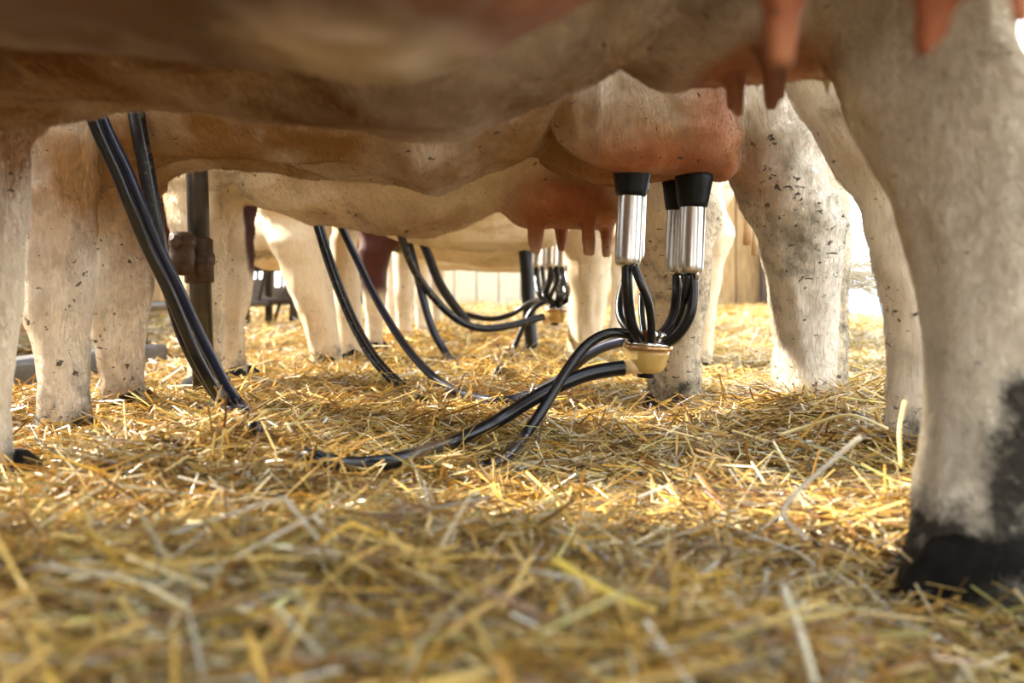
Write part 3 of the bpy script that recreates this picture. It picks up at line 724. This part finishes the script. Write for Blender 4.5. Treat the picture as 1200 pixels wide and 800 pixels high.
# -- E, F, G: further cows
cowE = build_cow('cow', COAT['C'], 'sixth cow back, with one dark red foreleg and a white foot',
    (-0.60, 4.55), (0.66, 4.05), [(360, 300), (430, 285), (480, 300), (520, 306), (560, 312), (600, 312), (630, 304), (700, 280), (800, 270)],
    [G_leg('front', -0.585, 4.35, 1.05), G_leg('front', -0.50, 4.75), G_leg('hind', 0.60, 3.85), G_leg('hind', 0.70, 4.25)],
    udder=[((0.28, 4.22, 0.53), (0.14, 0.12, 0.09), 0.03)], res=0.015, w=0.26,
    masks=[('b', (-0.58, 4.35, 0.55), (0.12, 0.14, 0.27), 0.25, 1.0)], dirt=(0.15, 0.5), head='up')
cowF = build_cow('cow', COAT['A'], 'seventh cow back, tan, between the red-legged cow and the last one',
    (-0.60, 5.50), (0.66, 5.05), [(440, 300), (480, 306), (560, 314), (600, 314), (700, 300)],
    [G_leg('front', -0.62, 5.35), G_leg('front', -0.50, 5.7), G_leg('hind', 0.50, 4.9), G_leg('hind', 0.74, 5.25)],
    udder=[((0.3, 5.2, 0.53), (0.14, 0.12, 0.09), 0.03)], res=0.017, w=0.26, head='up', dirt=(0.15, 0.5))
cowG = build_cow('cow', COAT['D'], 'farthest cow in the row, a pale blurred shape near the bright straw',
    (-0.60, 6.6), (0.66, 6.15), [(480, 312), (560, 318), (600, 318), (700, 305)],
    [G_leg('front', -0.60, 6.45), G_leg('front', -0.50, 6.8), G_leg('hind', 0.50, 6.0), G_leg('hind', 0.70, 6.35)],
    udder=[((0.3, 6.3, 0.53), (0.14, 0.12, 0.09), 0.03)], res=0.018, w=0.26, head='up', dirt=(0.15, 0.5))

# ------------------------------------------------------------------ kerb, feed rails, steel post on the left
def kerb():
    r = empty('feed_kerb', (-1.45, 3.0, 0)); tag(r, 'grey concrete feed kerb running along behind the front legs', 'kerb')
    y = -0.5; me = None; k = 0
    while y < 4.1:
        V, Fc = box_geo((-0.10, -0.345, 0), (0.10, 0.345, 0.105), 0.02)
        if me is None: o = mesh_obj('kerb_stone', V, Fc, M['concrete'], r, smooth=False); me = o.data
        else: o = bpy.data.objects.new('kerb_stone', me); link(o, r)
        o.location = (random.uniform(-.004, .004), y-3.0, random.uniform(-.006, .006)); y += 0.70
    return r
kerb()
def rod(name, a, b, r, mat, parent=None, org=(0, 0, 0), sides=14):
    a, b = Vector(a)-Vector(org), Vector(b)-Vector(org); V, Fc = tube_geo([a, a.lerp(b, .5), b], r, sides)
    o = mesh_obj(name, V, Fc, mat, parent)
    return o
fb = empty('feed_barrier', (-1.62, 3.0, 0)); tag(fb, 'dark metal feed barrier with rails and uprights beyond the kerb', 'feed barrier')
for z in (0.245, 0.95): rod('rail', (0, -3.4, z), (0, 6.2, z), 0.022, M['pipe'], fb)
for y in np.arange(-3.2, 6.2, 0.78): rod('upright', (0, y, 0.0), (0, y, 1.3), 0.026, M['pipe'], fb)
for y in np.arange(-2.9, 6.0, 0.78):
    cp = catmull([Vector((0.0, y, .95)), Vector((0.06, y+.1, .7)), Vector((0.05, y+.16, .45)), Vector((0.0, y+.2, .25))], 5); V, Fc = tube_geo(cp, 0.012, 8)
    mesh_obj('neck_bar', V, Fc, M['pipe'], fb)
fb2 = empty('rear_rail', (-1.15, 6.8, 0)); tag(fb2, 'low dark rail with struts at the far end of the left side', 'rail')
rod('rail', (-1.0, 0, 0.26), (0.5, 0, 0.26), 0.022, M['darkwood'], fb2); rod('rail', (-1.0, 0, 0.50), (0.5, 0, 0.50), 0.05, M['darkwood'], fb2)
for x in (-0.95, -0.62, -0.30, 0.1, 0.45): rod('upright', (x, 0, 0), (x, 0, 0.9), 0.03, M['darkwood'], fb2)
for x in (-0.80, -0.45, 0.0): rod('strut', (x, 0, 0.06), (x+0.14, 0.03, 0.50), 0.012, M['darkwood'], fb2)
# feed heap and boards beyond the barrier
fl = empty('feed_board', (-2.6, 3.5, 0)); tag(fl, 'pale worn boards lining the feed alley on the far left', 'boards')
for i in range(9):
    V, Fc = box_geo((-0.02, -0.5, 0), (0.02, 0.49, 0.23), 0.005)
    for j in range(2):
        o = mesh_obj('plank', V, Fc, M['wood'], fl, smooth=False); o.location = (0, -3.5+i*1.0, 0.01+j*0.24)
V, Fc = box_geo((-2.95, -1.3, 0.0), (-2.88, 7.4, 0.85))  # low wall added to block sky light from the left
tag(mesh_obj('wall_side_blocker', V, Fc, M['darkwood'], origin=(-2.9, 3, 0), smooth=False), kind='structure')
# window wall on the far left, its openings give on to the sky
def window_wall():
    y = 10.5; root = empty('wall_left', (-3.2, y, 0)); root['kind'] = 'structure'
    wins = [(-2.70, -2.52, 0.46, 0.66), (-2.44, -2.28, 0.38, 0.54), (-2.18, -2.07, 0.38, 0.52)]
    xs_ = [-7.0, -2.70, -2.52, -2.44, -2.28, -2.18, -2.07, -1.30]
    zz = [0, 0.28, 0.40, 0.50, 0.52, 0.68, 2.6]
    for i in range(len(xs_)-1):
        a, b = xs_[i], xs_[i+1]; m = (a+b)/2
        w = [q for q in wins if q[0] < m < q[1]]
        spans = [(0, 2.6)] if not w else [(0, w[0][2]), (w[0][3], 2.6)]
        for s0, s1 in spans:
            V, Fc = box_geo((a+3.2, -0.05, s0), (b+3.2, 0.05, s1)); mesh_obj('wall_panel', V, Fc, M['darkwood'], root, smooth=False)
    for k, q in enumerate(wins):
        xm = (q[0]+q[1])/2+3.2
        V, Fc = box_geo((xm-0.012, -0.03, q[2]), (xm+0.012, 0.03, q[3])); mesh_obj('window_bar', V, Fc, M['darkwood'], root, smooth=False)
window_wall()

# steel post with clamp
def steel_post():
    top = P(229, 150, 2.42); bot = P(240, 490, 2.42); bot.z = 0.0; x = (top-bot).normalized()
    top = top+x*0.75
    r = empty('steel_post', bot); tag(r, 'round dark steel stall post with a rusty clamp, between the front legs on the left', 'post')
    V, Fc = tube_geo([Vector((0, 0, 0)), (top-bot)*.5, top-bot], 0.0255, 24); mesh_obj('pole', V, Fc, M['pipe'], r)
    c = P(233, 306, 2.42)-bot
    V, Fc = lathe_geo([(0.030, -0.052), (0.034, -0.048), (0.034, -0.012), (0.038, -0.006), (0.038, 0.012), (0.034, 0.02), (0.034, 0.05), (0.029, 0.054)], c, x); mesh_obj('clamp', V, Fc, M['rust'], r)
    cc = P(213, 300, 2.36)-bot
    V, Fc = lathe_geo([(0.020, -0.045), (0.030, -0.040), (0.031, 0.0), (0.028, 0.02), (0.032, 0.026), (0.030, 0.05), (0.018, 0.056)], cc, Vector((0.05, 0, 1)), 20); cl = mesh_obj('clamp_socket', V, Fc, M['rust'], r)
    V, Fc = lathe_geo([(0.014, 0), (0.016, 0.003), (0.016, 0.016), (0.010, 0.02)], cc+Vector((0.0, -0.026, 0.03)), Vector((0, -1, .1)), 6); mesh_obj('bolt', V, Fc, M['rust'], cl, smooth=False)
    rod('pipe_stub', cc+Vector((0.01, 0, 0)), cc+Vector((-0.30, 0.10, -0.01)), 0.018, M['rust'], r)
    return r
steel_post()

# ------------------------------------------------------------------ milking clusters
def lift(p, r):
    """slide a point along its line of sight until it rests on the bedding"""
    p = Vector(p); c = Vector((0, 0, CAMZ))
    for _ in range(60):
        if p.z >= float(ground(p.x, p.y))+0.022+r: break
        p = c+(p-c)*0.985
    return p
def hose_path(pts): return catmull([P(*q) for q in pts], 7)
def hose(name, pts, r, mat, label=None, cat='hose', group=None, parent=None, sides=12, sink=0, bury=None):
    cp = hose_path(pts) if not isinstance(pts[0], Vector) else catmull(pts, 7)
    rr = r if isinstance(r, float) else 0.012
    nfree = len(cp)-sink*7; cp = [lift(p, rr) if i < nfree else p for i, p in enumerate(cp)]
    for i, p in enumerate(cp):
        if bury and bury[0] <= p.x/p.y*F+CX <= bury[1] and p.y < 1.9 and p.z < 0.2: p.z = float(ground(p.x, p.y))-0.012
    for _ in range(3): cp = [cp[0]]+[(cp[i-1]+cp[i]*2+cp[i+1])/4 for i in range(1, len(cp)-1)]+[cp[-1]]
    if parent is not None:
        org = parent.matrix_world.translation if parent.parent is None else parent.parent.location
        V, Fc = tube_geo(cp, r, sides); return mesh_obj(name, [tuple(Vector(v)-parent_org(parent)) for v in V], Fc, mat, parent)
    g = [tube_geo(cp, r, sides)]
    V, Fc = join_geo(g)
    o = mesh_obj(name, V, Fc, mat, origin=tuple(cp[-1]))
    tag(o, label, cat, group); return o
def parent_org(o):
    v = Vector((0, 0, 0))
    while o is not None: v = v+Vector(o.location); o = o.parent
    return v
def cluster(label, claw, cups, rs, tubes, claw_d, csc=1.0, out_dir=Vector((-1, 0, -0.05)), mats=None):
    """claw: point at the claw's rim centre; cups: (bottom point, top point)."""
    r = empty('milking_cluster', claw); tag(r, label, 'milking cluster')
    O = Vector(claw)
    def sub(V): return [tuple(Vector(v)-O) for v in V]
    cl_prof = [(0.004, -0.044), (0.020, -0.0435), (0.029, -0.040), (0.0345, -0.031), (0.0385, -0.010), (0.0395, 0.0)]
    tilt = Vector((0.07, -0.05, 1)).normalized()
    V, Fc = lathe_geo([(a*csc, b*csc) for a, b in cl_prof], Vector((0, 0, 0)), tilt, 36); bowl = mesh_obj('claw_bowl', V, Fc, M['bowl'], r)
    V, Fc = lathe_geo([(a*csc, b*csc) for a, b in [(0.0395, -0.002), (0.0435, -0.001), (0.0450, 0.003), (0.0435, 0.007), (0.0395, 0.008)]], Vector((0, 0, 0)), tilt, 36); mesh_obj('claw_rim', V, Fc, M['copper'], r)
    V, Fc = lathe_geo([(a*csc, b*csc) for a, b in [(0.042, 0.007), (0.0415, 0.011), (0.034, 0.016), (0.022, 0.020), (0.016, 0.030), (0.010, 0.033)]], Vector((0, 0, 0)), tilt, 36); lid = mesh_obj('claw_lid', V, Fc, M['chrome'], r)
    V, Fc = lathe_geo([(a*csc, b*csc) for a, b in [(0.010, -0.053), (0.0155, -0.0525), (0.0155, -0.044), (0.012, -0.040)]], Vector((0, 0, 0)), tilt, 20); mesh_obj('valve_button', V, Fc, M['rubber_matte'], r)
    a = Vector((-0.012, -0.012, -0.031))*csc; b = a+out_dir.normalized()*0.036*csc
    V, Fc = tube_geo([a, a.lerp(b, .5), b], [0.014*csc, 0.013*csc, 0.0125*csc], 18); mesh_obj('outlet', V, Fc, M['nozzle'], r)
    for i in range(4):
        an = math.pi/4+i*math.pi/2
        p0 = Vector((math.cos(an)*0.022, math.sin(an)*0.022, 0.012))*csc; p1 = p0+Vector((math.cos(an)*0.012, math.sin(an)*0.012, 0.016))*csc
        V, Fc = tube_geo([p0, p0.lerp(p1, .5), p1], 0.0062*csc, 12); mesh_obj('nipple', V, Fc, M['chrome'], lid)
    for i, (bt, tp, rad) in enumerate(cups):
        bt, tp = Vector(bt), Vector(tp); axd = (tp-bt); Ln = axd.length; axd.normalize()
        prof = [(rad*0.55, -0.0045), (rad*0.56, -0.004), (rad*0.80, -0.0035), (rad*0.90, -0.001), (rad*0.965, 0.003), (rad*0.99, 0.008), (rad, 0.012)]+[(rad, 0.013+(Ln-0.013)*k/14) for k in range(15)]
        V, Fc = lathe_geo(prof, bt, axd, 40); cup = mesh_obj('teat_cup', sub(V), Fc, M['steel'], r)
        V, Fc = lathe_geo([(rad*1.0, -0.006), (rad*1.14, -0.004), (rad*1.20, 0.003), (rad*1.24, 0.008), (rad*1.40, 0.032), (rad*1.50, 0.044), (rad*1.48, 0.051), (rad*1.36, 0.054), (rad*1.05, 0.056)], tp, axd, 36); mesh_obj('rubber_mouthpiece', sub(V), Fc, M['rubber_matte'], cup)
        V, Fc = tube_geo([bt+Vector((rad*0.4, -rad*0.55, 0.006)), bt+Vector((rad*.4, -rad*.55, -0.004)), bt+Vector((rad*.4, -rad*.55, -0.014))], 0.0045*csc, 10); mesh_obj('pulse_nipple', sub(V), Fc, M['steel'], cup)
    for nm, pts, rad in tubes:
        V, Fc = tube_geo(catmull(pts, 7), rad, 14); mesh_obj(nm, sub(V), Fc, M['rubber'], r)
    return r
cw = P(759, 408, 1.84)
cups = [(P(735.5, 309, 1.78), P(739.5, 226, 1.78), 0.0232), (P(742, 302, 1.97), P(745, 222, 1.97), 0.0215),
        (P(809, 318, 1.80), P(812, 239, 1.80), 0.0225), (P(793, 319, 1.94), P(796, 243, 1.94), 0.0225)]
d0 = 1.84
tubes = [
 ('milk_tube', [P(735, 306, 1.78), P(735, 335, 1.78), P(737, 360, 1.79), P(741, 382, 1.80), P(750, 398, 1.82)], 0.0098),
 ('milk_tube', [P(742, 300, 1.97), P(728, 345, 1.93), P(727, 370, 1.90), P(738, 388, 1.87), P(748, 398, 1.86)], 0.0080),
 ('milk_tube', [P(794, 318, 1.94), P(793, 345, 1.93), P(790, 368, 1.91), P(782, 384, 1.89), P(770, 397, 1.86)], 0.0098),
 ('milk_tube', [P(811, 318, 1.80), P(812, 345, 1.80), P(808, 370, 1.80), P(796, 390, 1.81), P(784, 400, 1.82), P(770, 404, 1.83)], 0.0098),
 ('pulse_tube', [P(743, 312, 1.765), P(750, 330, 1.76), P(759, 352, 1.77), P(763, 378, 1.79), P(763, 404, 1.81)], 0.0072),
 ('pulse_tube', [P(752, 345, 1.9), P(752, 365, 1.88), P(754, 385, 1.86), P(757, 400, 1.84)], 0.0062),
 ('pulse_tube', [P(806, 322, 1.79), P(802, 345, 1.80), P(800, 362, 1.82), P(792, 380, 1.84), P(775, 398, 1.84)], 0.0062),
 ('pulse_tube', [P(799, 322, 1.92), P(803, 350, 1.90), P(798, 372, 1.88), P(784, 390, 1.86), P(768, 402, 1.84)], 0.0062)]
cluster('steel four-cup milking cluster with amber claw bowl, hanging from the sharp udder', cw, cups, 1, tubes, d0)
# second cluster, far back
cw2 = P(651, 364, 3.75)
cups2 = [(P(645, 312, 3.65), P(646, 272, 3.65), 0.021), (P(629, 312, 3.8), P(631, 275, 3.8), 0.019), (P(659, 312, 3.8), P(660, 275, 3.8), 0.019), (P(650, 312, 3.95), P(651, 275, 3.95), 0.019)]
tb2 = []
for (b_, t_, r_), off, bx in zip(cups2, (0, -1, 1, .3), (640, 633, 664, 655)):
    tb2.append(('milk_tube', [b_, b_+Vector((0, 0, -0.04)), P(bx, 345, 3.74), cw2+Vector((off*0.01, -.01, 0.02))], 0.012))
    tb2.append(('pulse_tube', [b_+Vector((0.02, 0, 0)), b_+Vector((0.025, -0.01, -0.05)), P(bx+5, 348, 3.7), cw2+Vector((off*0.012, -.02, 0.02))], 0.008))
cluster('blurred second milking cluster with steel cups, farther back under another cow', cw2, cups2, 1, tb2, 3.7, 1.0)

# ------------------------------------------------------------------ hoses on and above the straw
hose('milk_hose', [(60, 20, 1.62), (82, 75, 1.62), (103, 125, 1.62), (117, 160, 1.63), (136, 200, 1.65), (152, 240, 1.67), (168, 280, 1.70), (190, 325, 1.73), (212, 375, 1.77), (234, 425, 1.80), (258, 465, 1.84), (285, 492, 1.84), (316, 514, 1.72), (345, 528, 1.62), (372, 537, 1.57), (400, 543, 1.54), (440, 543, 1.55), (480, 535, 1.59), (530, 518, 1.66), (580, 495, 1.74), (630, 464, 1.77), (680, 441, 1.80), (715, 433, 1.815), (731, 431, 1.82)],
     [0.0100]*105+[0.0100+0.0040*i/56 for i in range(57)], M['rubber'], 'thick black milk hose from the amber claw to the top left', sides=16, bury=(296, 352))
hose('milk_hose', [(70, 20, 1.65), (92, 75, 1.65), (114, 125, 1.65), (129, 160, 1.66), (149, 200, 1.68), (165, 240, 1.70), (181, 280, 1.73), (203, 325, 1.76), (224, 370, 1.80), (246, 415, 1.83), (269, 458, 1.87), (296, 488, 1.91), (322, 508, 1.93), (345, 530, 1.95)],
     0.0098, M['blue_rubber'], 'black hose lying against the thick milk hose, its far end buried in straw', sides=14, sink=1)
hose('vacuum_hose', [(146, 60, 1.80), (157, 118, 1.80), (164, 160, 1.80), (172, 200, 1.81), (179, 240, 1.82), (185, 275, 1.83), (192, 315, 1.85), (202, 355, 1.87), (216, 400, 1.90), (240, 445, 1.94), (268, 480, 1.98), (300, 503, 2.0)],
     [0.0145-0.0045*min(1, max(0, i-30)/30) for i in range(78)], M['dusty'], 'scratched dusty black hose hanging nearly upright beside the twin milk hoses', sides=16)
hose('pulsation_hose', [(757, 398, 1.84), (738, 392, 1.83), (715, 390, 1.82), (690, 402, 1.81), (668, 428, 1.79), (648, 460, 1.77), (628, 492, 1.74), (605, 522, 1.71), (585, 540, 1.66), (566, 549, 1.63), (540, 575, 1.68)],
     0.0092, M['rubber'], 'shiny black pulsation hose arching from the claw top down to the straw', sides=14, sink=1)
hose('milk_hose', [(372, 205, 2.80), (385, 235, 2.80), (400, 266, 2.80), (422, 312, 2.72), (449, 365, 2.6), (480, 412, 2.45), (515, 447, 2.30), (550, 464, 2.25), (590, 470, 2.20), (625, 460, 2.12), (655, 445, 2.05), (683, 420, 1.98), (710, 405, 1.92), (738, 398, 1.86), (752, 398, 1.84)],
     0.0100, M['blue_rubber'], 'black hose sagging from the spotted cow belly to the claw, behind the thick hose', sides=14)
hose('vacuum_hose', [(340, 205, 2.85), (354, 230, 2.85), (368, 256, 2.85), (380, 295, 2.8), (394, 335, 2.75), (412, 378, 2.65), (436, 420, 2.55), (468, 453, 2.48), (500, 474, 2.45), (522, 500, 2.6)],
     0.0095, M['dusty'], 'thin black hose with pale specks hanging in front of the ivory foreleg', sides=12, sink=1)
hose('vacuum_hose', [(344, 205, 2.88), (358, 230, 2.88), (373, 256, 2.88), (385, 295, 2.83), (399, 335, 2.78), (417, 378, 2.68), (441, 419, 2.58), (472, 451, 2.5), (503, 472, 2.48)],
     0.0085, M['rubber'], 'thin plain black hose right behind the specked hose by the ivory foreleg', sides=12, sink=1)
hose('milk_hose', [(455, 235, 3.4), (468, 270, 3.4), (482, 310, 3.45), (505, 345, 3.5), (535, 374, 3.55), (565, 385, 3.6), (600, 381, 3.65), (637, 371, 3.7)],
     0.0135, M['dusty'], 'grey-black hose sagging into the far cluster from the upper left', sides=12)
hose('milk_hose', [(462, 240, 3.5), (475, 272, 3.5), (486, 310, 3.5), (497, 355, 3.5), (510, 393, 3.5), (533, 428, 3.5)],
     0.0135, M['blue_rubber'], 'bluish hose dropping to the straw just left of the far sagging hose', sides=12)
hose('vacuum_hose', [(494, 280, 3.9), (503, 302, 3.9), (514, 330, 3.9), (530, 355, 3.9), (548, 378, 3.9)],
     0.018, M['rubber'], 'short thick black hose in the far background left of the bright straw', sides=12)
hose('pulsation_hose', [(545, 368, 4.0), (575, 374, 4.0), (600, 368, 4.0), (620, 355, 3.95), (640, 350, 3.8)],
     0.011, M['rubber'], 'thin black hose dipping across the bright far gap to the far cluster', sides=10)
hose('vacuum_hose', [(612, 270, 4.1), (616, 300, 4.1), (619, 340, 4.1), (621, 380, 4.1), (624, 408, 4.1)],
     0.027, M['rubber'], 'thick upright black hose just left of the far cluster', sides=14)
hose('pulsation_hose', [(641, 352, 3.7), (625, 362, 3.7), (612, 385, 3.7), (602, 408, 3.7), (583, 436, 3.7)],
     0.010, M['rubber'], 'thin black hose slanting from the far cluster down to the straw', sides=10)

# tail of the cow in focus's neighbour, with its brush hanging out to the right
def tail_brush():
    base = P(988, 322, 2.08); V = []; Fc = []
    for i in range(90):
        a = base+Vector((RNG.normal(0, .012), RNG.normal(0, .02), RNG.normal(0, .016)))
        L = RNG.uniform(0.05, 0.14); dz = -RNG.uniform(0.0, 0.6)*L
        b = a+Vector((L, RNG.normal(0, .02), dz+RNG.normal(0, .014))); m_ = a.lerp(b, .5)+Vector((0, 0, 0.016+RNG.normal(0, .003)))
        w = 0.0010; k = len(V); u = Vector((0.2, 0, 1)).normalized()*w
        V += [a-u, a+u, m_-u, m_+u, b-u*.2, b+u*.2]; Fc += [(k, k+1, k+3, k+2), (k+2, k+3, k+5, k+4)]
    o = mesh_obj('tail_brush', [tuple(v) for v in V], Fc, M['tailhair'], origin=tuple(base)); return o
tb = tail_brush()
tb.parent = cowC[0]; tb.location = tb.location-cowC[0].location; tb['kind'] = 'stuff'

# pale sheet fence outside on the right
ff = empty('sheet_fence', P(1030, 345, 15)); ff.location.z = -0.03; tag(ff, 'pale blue corrugated sheet fence far outside at the right', 'fence')
for i in range(12):
    V, Fc = tube_geo([Vector((i*0.16-0.9, 0, 0)), Vector((i*0.16-0.9, 0, 0.35)), Vector((i*0.16-0.9, 0, 0.72))], 0.07, 8); mesh_obj('sheet_rib', V, Fc, M['galv'], ff)

# ------------------------------------------------------------------ straw bedding
def bed_mesh():
    ys_ = np.concatenate([np.linspace(-1.2, 0.3, 20), np.geomspace(0.32, 11.3, 200)]); us = np.linspace(0, 1, 150)
    Yg, Ug = np.meshgrid(ys_, us, indexing='ij'); Xl = -1.34-1.9*smooth01((Yg-4.3)/0.25); Xg = Xl+Ug*(2.58-Xl)
    Z = ground(Xg, Yg)-0.004
    V = np.stack([Xg, Yg, Z], -1).reshape(-1, 3); n, m_ = Xg.shape
    i = np.arange(n-1)[:, None]*m_+np.arange(m_-1)[None]; Q = np.stack([i, i+1, i+m_+1, i+m_], -1).reshape(-1, 4)
    return mesh_obj('straw_bedding', V, Q, M['bed'], origin=(0, 0, 0))  # loose straw bedding heaped over the concrete
bed = bed_mesh(); tag(bed, 'thick bed of loose golden straw over the whole barn floor', 'straw', kind='stuff')
PAL = np.array([(0.74, 0.46, 0.10), (0.82, 0.58, 0.18), (0.58, 0.31, 0.055), (0.90, 0.76, 0.44), (0.84, 0.78, 0.62), (0.36, 0.17, 0.04), (0.20, 0.09, 0.025), (0.62, 0.53, 0.16), (0.86, 0.55, 0.09)])
PW = np.array([.22, .20, .14, .12, .06, .10, .05, .05, .06])
def straws(name, x, y, length, width, lift, pitch, tubey, parent, seg=3, flat=0.35):
    n = len(x); az = RNG.uniform(0, 2*np.pi, n); pt = RNG.normal(0, pitch, n)
    dirv = np.stack([np.cos(az)*np.cos(pt), np.sin(az)*np.cos(pt), np.sin(pt)], 1)
    z = ground(x, y)+lift
    c = np.stack([x, y, z], 1)
    side = np.stack([-np.sin(az), np.cos(az), np.zeros(n)], 1)
    up = np.cross(dirv, side)*-1; up = np.where(up[:, 2:3] < 0, -up, up)
    rl = RNG.uniform(-0.9, 0.9, n)[:, None]
    u = side*np.cos(rl)+up*np.sin(rl); v = -side*np.sin(rl)+up*np.cos(rl)
    bend = side*RNG.normal(0, 0.06, n)[:, None]+up*np.abs(RNG.normal(0, 0.045, n))[:, None]
    kink = np.where(RNG.random(n) < 0.25, 3.0, 1.0)[:, None]
    rings = []; ts = np.linspace(-0.5, 0.5, seg)
    for t in ts:
        p = c+dirv*(length[:, None]*t)+bend*kink*(1-4*t*t)*length[:, None]
        gz = ground(p[:, 0], p[:, 1])
        p[:, 2] = np.maximum(p[:, 2], gz-0.004)
        w = width[:, None]/2*(1-0.35*abs(t)*2*RNG.random(n)[:, None])
        if tubey: rings.append(np.stack([p+u*w, p+v*w*flat, p-u*w, p-v*w*flat], 1))
        else: rings.append(np.stack([p+u*w, p-u*w], 1))
    R = np.stack(rings, 1); k = R.shape[2]; V = R.reshape(-1, 3)
    base = (np.arange(n)*seg*k)[:, None, None]
    s_ = np.arange(seg-1)[None, :, None]; q = np.arange(k if tubey else 1)[None, None, :]
    a = base+s_*k+q; b = base+s_*k+(q+1) % k
    Q = np.stack([a, b, b+k, a+k], -1).reshape(-1, 4)
    o = mesh_obj(name, V, Q, M['straw'], parent, smooth=False)
    pc = PAL[RNG.choice(len(PAL), n, p=PW/PW.sum())]*(0.30+0.78*RNG.random(n)**0.65)[:, None]
    cols = np.repeat(np.clip(pc, 0, 1), seg*k, axis=0)
    ca = o.data.color_attributes.new('col', 'FLOAT_COLOR', 'POINT')
    ca.data.foreach_set('color', np.concatenate([cols, np.ones((len(cols), 1))], 1).astype(np.float32).ravel())
    o['kind'] = 'stuff'
    return o
def wedge(n, y0, y1, pw, margin=0.12, xmax=2.52):
    """positions in the strip of floor in front of the camera and a step to either side of it"""
    u = RNG.random(n); y = (y0**pw+(y1**pw-y0**pw)*u)**(1/pw)
    hw = y*0.55+margin+0.25; x = RNG.uniform(-1, 1, n)*hw
    keep = ((x > -1.30) | ((y > 4.5) & (x > -3.1))) & (x < xmax); return x[keep], y[keep]
x, y = wedge(62000, 0.36, 2.0, 1.35)
n = len(x); straws('straw_near', x, y, RNG.uniform(0.03, 0.17, n)*RNG.uniform(.6, 1.2, n), RNG.uniform(0.0013, 0.0048, n), RNG.uniform(-0.012, 0.026, n), 0.26, True, bed, 3, 0.4)
x, y = wedge(110000, 1.9, 4.6, 1.2)
n = len(x); straws('straw_middle', x, y, RNG.uniform(0.04, 0.20, n), RNG.uniform(0.0022, 0.005, n), RNG.uniform(-0.006, 0.025, n), 0.24, False, bed, 3)
x, y = wedge(90000, 4.4, 11.2, 1.2)
k_ = (x < 0.5) | (y < 9.4); x, y = x[k_], y[k_]; n = len(x); straws('straw_distant', x, y, RNG.uniform(0.08, 0.26, n), RNG.uniform(0.004, 0.009, n), RNG.uniform(-0.006, 0.04, n), 0.26, False, bed, 3)
x, y = wedge(4200, 0.42, 4.0, 1.3)
n = len(x); straws('straw_upstanding', x, y, RNG.uniform(0.04, 0.13, n), RNG.uniform(0.0016, 0.0040, n), RNG.uniform(0.008, 0.035, n), 0.55, True, bed, 4, 0.5)
# single stalks that stand out, each its own thing
def stalk(pts, wpx, col, label, flat=0.5):
    cp = catmull([P(*q) for q in pts], 6); d = pts[0][2]; r = wpx/2/F*d
    V, Fc = tube_geo(cp, [r*(1-0.25*i/len(cp)) for i in range(len(cp))], 8)
    o = mesh_obj('straw_stalk', V, Fc, simple('stalk_'+label.split()[0], col, 0.4, 0, 0.5, 80, 0.15), origin=tuple(cp[0])); tag(o, label, 'straw stalk')
stalk([(1008, 512, 1.02), (975, 540, 1.0), (930, 580, 0.96), (918, 604, 0.94), (945, 632, 0.90)], 6, (0.62, 0.55, 0.42), 'whitish bent stalk lying left of the big pale leg')
stalk([(648, 655, 0.70), (705, 690, 0.66), (766, 716, 0.63)], 11, (0.74, 0.55, 0.10), 'yellow straight stalk in the lower centre foreground')
stalk([(318, 640, 0.76), (350, 645, 0.75), (400, 648, 0.74)], 12, (0.93, 0.86, 0.68), 'broad ivory stalk lying flat on the bright straw at left centre')
stalk([(1060, 470, 1.14), (1054, 505, 1.12), (1056, 548, 1.10)], 5, (0.60, 0.44, 0.14), 'golden upright stalk in front of the shaded hind leg at right')
stalk([(912, 510, 1.5), (950, 498, 1.48), (995, 486, 1.42), (1040, 502, 1.36)], 4, (0.78, 0.66, 0.34), 'thin arching stalk across the foot of the greyish hind leg')
stalk([(300, 727, 0.62), (328, 706, 0.64), (352, 692, 0.66)], 9, (0.56, 0.56, 0.22), 'greenish blade in the lower left foreground')
stalk([(918, 690, 0.66), (935, 735, 0.60), (955, 800, 0.54)], 10, (0.70, 0.62, 0.42), 'beige stalk pointing at the camera near the bottom right')
# finer chaff sprinkled on top
x, y = wedge(40000, 0.36, 2.2, 1.4)
n = len(x); straws('chaff', x, y, RNG.uniform(0.008, 0.03, n), RNG.uniform(0.001, 0.003, n), RNG.uniform(0.0, 0.02, n), 0.35, False, bed, 2)
